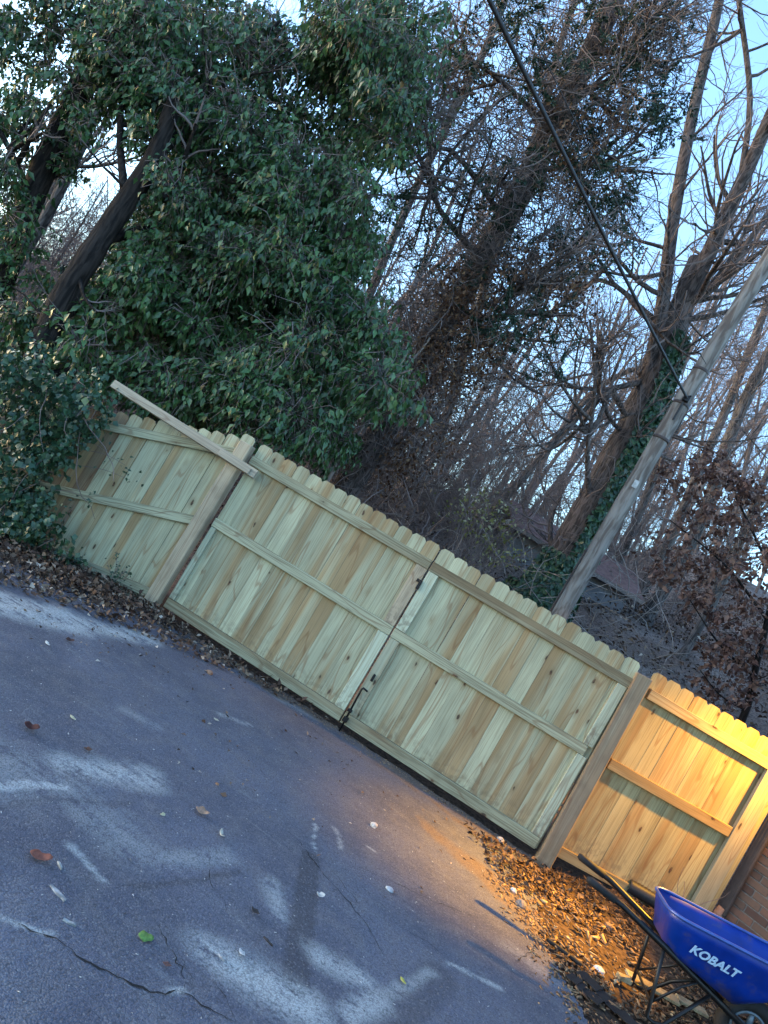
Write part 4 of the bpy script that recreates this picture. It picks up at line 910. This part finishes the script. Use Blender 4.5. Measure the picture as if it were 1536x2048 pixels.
for i in range(5):
    a = 2 * math.pi * i / 5 + .3; rm.tube([(1.3 + .02 * math.cos(a), 0, .2 + .02 * math.sin(a)), (1.3 + .105 * math.cos(a), 0, .2 + .105 * math.sin(a))], [.022, .016], 6)
obj('rim', rm.mesh('rim', True), M_rim, wh)
obj('wheel_guard', MB().tube([(1.25, -.09, .21), (1.45, -.09, .24), (1.53, -.05, .26), (1.53, .05, .26), (1.45, .09, .24), (1.25, .09, .21)], .012, 8).mesh('wheel_guard', True), M_black, wb)
obj('front_brace', MB().tube([(1.50, 0, .255), (1.46, 0, .42), (1.44, 0, .56)], .010, 6).mesh('front_brace'), M_black, wb)
for s in (-1, 1): obj('axle_bracket', MB().tube([(1.3, s * .065, .2), (1.3, s * .03, .2)], .012, 6).mesh('axle_bracket'), M_black, wb)

# corrugated drain pipe behind the wheelbarrow
k = 46; pp = smoothline([(5.50, .12, .20), (5.30, .16, .20), (5.05, .22, .20), (4.80, .22, .19)], 16)
me = tubes_mesh('drain_pipe', [(pp - pp[0], .055 + .006 * (np.arange(len(pp)) % 2))], 14)
tag(obj('drain_pipe', me, simple('black_plastic', (.02, .02, .024), .5, var=.2), None, tuple(pp[0])), 'black corrugated drain pipe at the foot of the lamp lit panel', 'pipe')

# ------------------------------------------------------------------ ground litter
def litter(name, label, pts, mt, size, tint, zlift, tilt=.5, aspect=.6, pw=2.0):
    k = len(pts); z = height(pts[:, 0], pts[:, 1]) + .01 + zlift * RNG.random(k) ** pw
    C = np.stack([pts[:, 0], pts[:, 1], z], -1); Nn = unit(RNG.normal(0, tilt, (k, 3)) + [0, 0, 1]); D = unit(np.cross(Nn, rvec(k)))
    ln_ = size * RNG.uniform(.45, 1.25, k)
    return tag(obj(name, leaves_mesh(name, C, D, Nn, ln_, ln_ * aspect * RNG.uniform(.6, 1.2, k), tint(k), .3, RNG.uniform(-.25, .25, k)[:, None]), mt), label, 'litter', kind='stuff')
def gpoly(px): return [tuple(G(*p)[:2]) for p in px]
def scatter(poly, k): return poly_points(poly, k)
LIT = [(-2.6, -1.3), (-1.4, -1.35), (-.55, -1.95), (-.15, -1.45), (.25, -1.0), (.65, -.72), (1.1, -.40), (1.7, -.13), (2.1, -.06), (.5, -.03), (-.05, -.1), (-.3, .05), (-2.6, .05)]
pts = scatter(LIT, 3400)
litter('leaf_litter', 'brown dead leaves banked along the left fence and gate post', pts, M_litter, .06, lambda k: RNG.random(k) ** .8, .06, .6)
pts = scatter([(-2.0, -1.2), (-.4, -1.0), (.1, -.6), (.3, -.15), (-2.0, .03)], 2600)
litter('leaf_litter', 'deeper bank of dead leaves at the foot of the left panel', pts, M_litter, .06, lambda k: RNG.random(k) ** 1.0 * .95, .10, .7)
pts = np.concatenate([scatter([(-.6, -2.2), (.5, -1.9), (.9, -.6), (-.2, -1.0)], 90), scatter([(-1, -2.6), (3, -2.6), (3.6, -.4), (.5, -.2)], 130)])
litter('leaf_scraps', 'tiny leaf scraps strewn over the asphalt', pts, M_litter, .035, lambda k: RNG.random(k), .004, .3)
MUL = [(3.75, -.5), (4.0, -.15), (5.5, .3), (6.4, -.3), (7.2, -1.2), (7.0, -3.2), (4.7, -3.2), (4.25, -2.3), (4.05, -1.75), (3.9, -1.3), (3.72, -.95)]
pts = scatter(MUL, 13000); pts = pts[RNG.random(len(pts)) < .15 + .85 * sstep(.38, .6, fbm(pts[:, 0] * 4, pts[:, 1] * 4, 3))]
def chips_mesh(name, pts, mt, size, tint, zlift, label):
    k = len(pts); z = height(pts[:, 0], pts[:, 1]) + .004 + zlift * RNG.random(k) ** 1.5
    C = np.stack([pts[:, 0], pts[:, 1], z], -1); U = unit(RNG.normal(0, .3, (k, 3)) + [0, 0, 1]); A = unit(np.cross(U, rvec(k))); B = np.cross(U, A)
    l = (size * RNG.uniform(.4, 1.5, k))[:, None]; w_ = l * RNG.uniform(.18, .5, k)[:, None]; t = (size * .09)
    sg = np.array([(x, y, zz) for zz in (-1, 1) for y in (-1, 1) for x in (-1, 1)], float)
    tp = RNG.uniform(.4, 1, (k, 1))
    V = np.stack([C + A * (s[0] * l * .5) + B * (s[1] * w_ * .5 * (tp if s[0] > 0 else 1)) + U * (s[2] * t) for s in sg], 1)
    b = (np.arange(k) * 8)[:, None]; F = np.concatenate([b + np.array([q]) for q in [(0, 2, 3, 1), (4, 5, 7, 6), (0, 1, 5, 4), (2, 6, 7, 3), (0, 4, 6, 2), (1, 3, 7, 5)]])
    return tag(obj(name, new_mesh(name, V.reshape(-1, 3), F, {'tint': np.repeat(tint, 8)}), mt), label, 'chips', kind='stuff')
near = np.array([min(1, max(0, 1.2 - math.hypot((p[0] - 4.25) / .9, (p[1] + 1.15) / .8))) for p in pts])  # chips paler around one spot: the lamp's pool put into their tint
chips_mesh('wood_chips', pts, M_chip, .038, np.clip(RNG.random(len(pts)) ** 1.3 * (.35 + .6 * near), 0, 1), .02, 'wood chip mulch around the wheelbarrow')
ep_ = np.array([(3.72, -.95), (3.9, -1.3), (4.05, -1.75), (4.25, -2.3)]); tt = RNG.random(700) * 3; ii = np.minimum(tt.astype(int), 2); pts = ep_[ii] + (ep_[ii + 1] - ep_[ii]) * (tt - ii)[:, None] + RNG.normal(0, .11, (700, 2)) + [-.05, 0]
chips_mesh('edge_chips', pts, M_chip, .03, RNG.random(700) * .8, .006, 'chips and crumbs spilling over the asphalt edge')
pts = scatter([(3.85, -1.0), (4.2, -.75), (4.9, -1.1), (5.2, -2.2), (4.4, -2.3), (4.05, -1.6)], 70)
chips_mesh('wood_chunks', pts, M_chip, .065, RNG.uniform(.3, 1, 70), .02, 'larger bright wood chunks lying in the chips')
pts = scatter([(3.3, -.35), (4.0, -.05), (5.3, .2), (5.4, -.2), (4.3, -.6), (3.7, -1.1)], 1100)
litter('leaf_litter', 'dark damp leaf litter along the foot of the lamp lit panel', pts, M_litter, .05, lambda k: RNG.random(k) ** 2 * .8, .02, .5)
pts = np.stack([RNG.uniform(.1, 4.0, 900), -.02 - np.abs(RNG.normal(0, .10, 900))], -1)
chips_mesh('gravel_crumbs', pts, M_chip, .013, RNG.random(900) * .9, .004, 'crumbs of gravel and bark along the gate foot')
pts = poly_points([(-.5, -5), (4, -5), (4, -.3), (0, -1.2)], 1500)
chips_mesh('gravel_specks', pts, leafmat('speck', [(0, (.03, .03, .03)), (.5, (.2, .19, .18)), (1, (.45, .45, .43))], .8, .2, 0), 0.0075, RNG.random(1500), .002, 'tiny pale specks of grit on the asphalt')

# single things lying on the asphalt
def solo_leaf(px, label, size, col, kind='leaf', aspect=.6, fold=.35, curl=.35, ang=0.0):
    p = G(*px); x, y = p[0], p[1]; z = ghz(x, y); m_ = simple('leaf_' + label.split()[0] + str(px[0]), col, .75, var=.35, scale=60)
    a = ang; D = np.array([[math.cos(a), math.sin(a), .05]]); 
    k = 7; V = []; Fq = []
    for i in range(k):
        t = i / (k - 1); wv = math.sin(math.pi * min(1, t * .93 + .04)) ** .7 * size * aspect * .5 * (1 + .25 * math.sin(9 * t + px[0])); zz = .006 + size * curl * (t - .45) ** 2 + .004
        for s, f in ((-1, fold), (0, 0), (1, fold)):
            V.append(((t - .5) * size, s * wv, zz + abs(s) * wv * f + (s * .15 * wv)))
    for i in range(k - 1):
        for j in range(2): Fq.append([i * 3 + j, i * 3 + j + 1, i * 3 + j + 4, i * 3 + j + 3])
    me = new_mesh(kind, V, np.array(Fq)); o = obj('fallen_leaf', me, m_, None, (x, y, z - .002), (0, 0, a))
    s_ = o.modifiers.new('thick', 'SOLIDIFY'); s_.thickness = .0012
    return tag(o, label, 'leaf', 'single leaves on the asphalt')
for a in [((57, 1463), 'dark red brown curled leaf near the left edge of the asphalt', .075, (.07, .022, .016), .75, .6, 1.0, .4), ((400, 1630), 'pale tan curled leaf in the middle of the asphalt', .075, (.32, .20, .13), .7, .5, .8, .2),
          ((440, 1675), 'narrow pale twisted leaf just below the tan curled leaf', .075, (.36, .34, .28), .28, .3, .9, -1.0), ((75, 1723), 'reddish brown leaf at the left edge beside a pale scrap', .085, (.20, .07, .045), .55, .4, .6, .5),
          ((288, 1880), 'lone bright green leaf on the asphalt', .06, (.10, .19, .045), .75, .1, .2, .6), ((432, 1573), 'small orange tan leaf above the pale tan leaf', .035, (.30, .15, .07), .6, .4, .5, -.9),
          ((322, 1635), 'tiny yellowish leaf left of the pale tan leaf', .032, (.42, .40, .24), .6, .4, .5, 1.2), ((506, 1830), 'small dark curled leaf left of the dark strip', .05, (.035, .028, .025), .5, .5, .8, -.4),
          ((636, 1798), 'crumpled whitish leaf on the dark strip', .045, (.42, .42, .40), .7, .7, 1.4, .5), ((803, 1967), 'small yellow leaf near the bottom edge', .045, (.38, .36, .08), .4, .3, .3, -.8),
          ((430, 1443), 'pale yellow scrap of leaf in front of the gate', .04, (.42, .40, .30), .5, .4, .6, .1), ((172, 1504), 'small brown leaf above the pale stain', .045, (.09, .045, .03), .6, .5, .8, .8),
          ((143, 1440), 'narrow yellow white leaf in front of the leaf bank', .05, (.45, .42, .26), .35, .3, .3, -.3), ((330, 1935), 'tiny brown leaf lying on the forked crack', .035, (.12, .06, .05), .5, .4, .5, .3),
          ((480, 1911), 'small grey white leaf above the large pale stain', .04, (.42, .43, .42), .5, .4, .6, -.6), ((93, 1290), 'long white leaf under the pale dusty strip', .07, (.5, .5, .46), .3, .3, .4, -.6),
          ((137, 1285), 'dark brown leaf at the edge of the pale dusty strip', .06, (.06, .03, .025), .7, .6, .8, .9)]:
    solo_leaf(a[0], a[1], a[2], a[3], aspect=a[4], fold=a[5], curl=a[6], ang=a[7])
def stone(px, label, s, col, flat=.5, name='stone', cat='stone', stretch=1.0, ang=0.0):
    import bmesh
    p = G(*px); b = bmesh.new(); bmesh.ops.create_icosphere(b, subdivisions=2, radius=.5)
    sd_ = np.random.default_rng(px[0] * 7 + px[1])
    for v in b.verts:
        f = 1 + .35 * (float(fbm(v.co.x * 3 + px[0], v.co.y * 3 + v.co.z * 5, 2)) - .5) + sd_.normal(0, .05); v.co = Vector((v.co.x * s * f * stretch, v.co.y * s * f, max(v.co.z, -.3) * s * f * flat))
    me = bpy.data.meshes.new(name); b.to_mesh(me); b.free()
    return tag(obj(name, me, simple(name + str(px[0]), col, .8, var=.3, scale=50, bump=.003), None, (p[0], p[1], ghz(p[0], p[1]) + .25 * s * flat), (0, 0, ang)), label, cat, 'loose ' + name + ' pieces')
for a in [((777, 1783), 'smooth blue grey flat stone right of the dark strip', .055, (.30, .34, .38), .4), ((745, 1655), 'pale angular stone in front of the right gate leaf', .05, (.42, .39, .36), .8), ((417, 1348), 'tan stone at the edge of the leaf bank', .06, (.25, .15, .10), .7),
          ((1000, 1682), 'pale stone chip at the foot of the right gate stile', .075, (.36, .34, .33), .6), ((1025, 1786), 'small round bluish stone at the edge of the wood chips', .05, (.38, .40, .45), .7), ((1040, 1815), 'dark grey stone in the lamp lit wood chips', .08, (.16, .14, .14), .7),
          ((1195, 1945), 'white stone between asphalt edge and wheelbarrow leg', .075, (.45, .45, .48), .6), ((1210, 1868), 'brown stone in the wood chips under the handles', .07, (.16, .10, .075), .7)]:
    stone(*a)
def splinter(px, label, ln_, wd, col, ang):
    p = G(*px); sd_ = np.random.default_rng(px[0]); k = 6; top = []
    for i in range(k):
        t = i / (k - 1); top.append(((t - .5) * ln_, -wd * .5 * (.35 + .65 * math.sin(math.pi * (t * .8 + .1))) * sd_.uniform(.6, 1.1), wd * .5 * (.35 + .65 * math.sin(math.pi * (t * .8 + .1))) * sd_.uniform(.6, 1.1)))
    mb = MB(); V = []
    for x, a_, c_ in top: z = sd_.uniform(.004, .008); V += [(x, a_, 0), (x, c_, 0), (x, c_ * .9, z), (x, a_ * .9, z)]
    F = [[i * 4 + j, i * 4 + (j + 1) % 4, i * 4 + 4 + (j + 1) % 4, i * 4 + 4 + j] for i in range(k - 1) for j in range(4)] + [[0, 1, 2, 3], [4 * k - 4, 4 * k - 3, 4 * k - 2, 4 * k - 1]]
    return tag(obj('wood_splinter', mb.add(V, F).mesh('wood_splinter'), simple('splinter%d' % px[0], col, .85, var=.5, scale=70), None, (p[0], p[1], ghz(p[0], p[1])), (0, 0, ang)), label, 'splinter', 'wood splinters on the asphalt')
splinter((113, 1790), 'long pale grey wood splinter at the left edge', .085, .022, (.30, .31, .32), -.25)
splinter((137, 1849), 'short pale stick left of the green leaf', .05, .016, (.27, .28, .28), .25)
splinter((535, 1885), 'dark strip of bark beside the dark strip of asphalt', .055, .014, (.04, .035, .035), -.35)
splinter((117, 1735), 'thin grey scrap right of the reddish leaf', .045, .012, (.30, .31, .30), -.6)
splinter((442, 1916), 'small pale splinter right of the green leaf', .04, .011, (.30, .31, .32), -.4)

# planks and dark scraps under the wheelbarrow
def plank(px, label, ln_, wd, t, ang, mt, z=.02):
    p = G(*px, z + .06); return tag(obj('scrap_plank', MB().bbox(-ln_ / 2, ln_ / 2, -wd / 2, wd / 2, 0, t, .003).mesh('scrap_plank'), mt, None, (p[0], p[1], hz(p[0], p[1]) + z), (rad(3), rad(-2), ang)), label, 'plank', 'scrap planks under the wheelbarrow')
plank((1312, 1962), 'pale scrap plank seen between the wheelbarrow legs', .38, .085, .02, rad(8), M_postw)
plank((1390, 2000), 'shorter pale plank just left of the wheelbarrow wheel', .22, .08, .02, rad(10), M_postw, .025)
plank((1255, 1945), 'small tan offcut left of the wheelbarrow legs', .10, .05, .03, rad(20), M_postw)
# black landscape edging along the asphalt edge
ed = smoothline([(*G(1092, 1885)[:2], .0), (*G(1120, 1905)[:2], .0), (*G(1160, 1935)[:2], .0)], 6); ed[:, 2] = [ghz(a, b) + .012 for a, b in ed[:, :2]]
tag(obj('broken_edging', tubes_mesh('broken_edging', [(ed - ed[0], .014)], 6), M_rubber, None, tuple(ed[0])), 'short black broken edging strip at the asphalt edge', 'edging')
for px, lab, an_, l_ in [((1215, 2010), 'black plastic strip lying left of the wheelbarrow legs', rad(-38), .45), ((1165, 1985), 'dark scrap sheet on the chips at the asphalt corner', rad(-30), .22)]:
    p = G(*px); wv = MB()
    for i in range(6): wv.box(-l_ / 2 + i * l_ / 6, -l_ / 2 + (i + 1) * l_ / 6 - .001, -.05, .05, .012 + .006 * math.sin(i * 1.7), .016 + .006 * math.sin(i * 1.7))
    tag(obj('plastic_sheet', wv.mesh('plastic_sheet'), M_rubber, None, (p[0], p[1], hz(p[0], p[1]) + .01), (rad(4), 0, an_)), lab, 'sheet', 'black plastic scraps')
# weeds at fence foot
def weed(px, label, hgt, ns, spread, mt=M_ivy, leaf=.03, per=9):
    p = G(*px); base = np.array([p[0], p[1], hz(p[0], p[1])]); r = tag(empty('weed', tuple(base)), label, 'weed', 'weeds along the fence foot'); ls = []; C = []
    for i in range(ns):
        s = wander(np.zeros(3), unit(np.array([RNG.normal(0, spread), RNG.normal(0, spread * .6), 1])), hgt * RNG.uniform(.5, 1.1), 6, .16, -.04); ls.append((s, np.linspace(.003, .0012, 7)))
        for _ in range(per): C.append(s[RNG.integers(2, 7)] + RNG.normal(0, .012, 3))
    obj('stems', tubes_mesh('stems', ls, 4), M_twig, r)
    if C: C = np.array(C); obj('leaves', leaves_mesh('leaves', C, unit(RNG.normal(0, .6, C.shape) + [0, 0, .2]), unit(RNG.normal(0, .5, C.shape) + [0, -.7, .7]), leaf, leaf * .7, RNG.random(len(C)) * .6), mt, r)
for a in [((225, 1168), 'leafy green weed at the left gate post', .32, 9, .35), ((150, 1120), 'tangled weed at the foot of the left panel', .22, 10, .6), ((105, 1090), 'pale dry grassy weed under the ivy', .28, 12, .6, M_yellow, .03, 2), ((40, 1070), 'wispy weed stems at the far left under the ivy', .3, 12, .6, M_ivy, .03, 4)]:
    weed(*a)
# dry vine climbing the lamp lit panel end
p0 = np.array([5.28, .27, .15]); vs = []
for d in (np.array([.02, 0, 1.0]), np.array([.35, .08, .9]), np.array([-.2, -.05, .8])):
    vs.append((wander(np.zeros(3), unit(d), RNG.uniform(.35, .65), 8, .12), np.linspace(.004, .0015, 9)))
dv = tag(empty('dry_vine', tuple(p0)), 'thin dry vine against the right end of the lamp lit panel', 'vine'); obj('stems', tubes_mesh('stems', vs, 4), M_twig, dv)
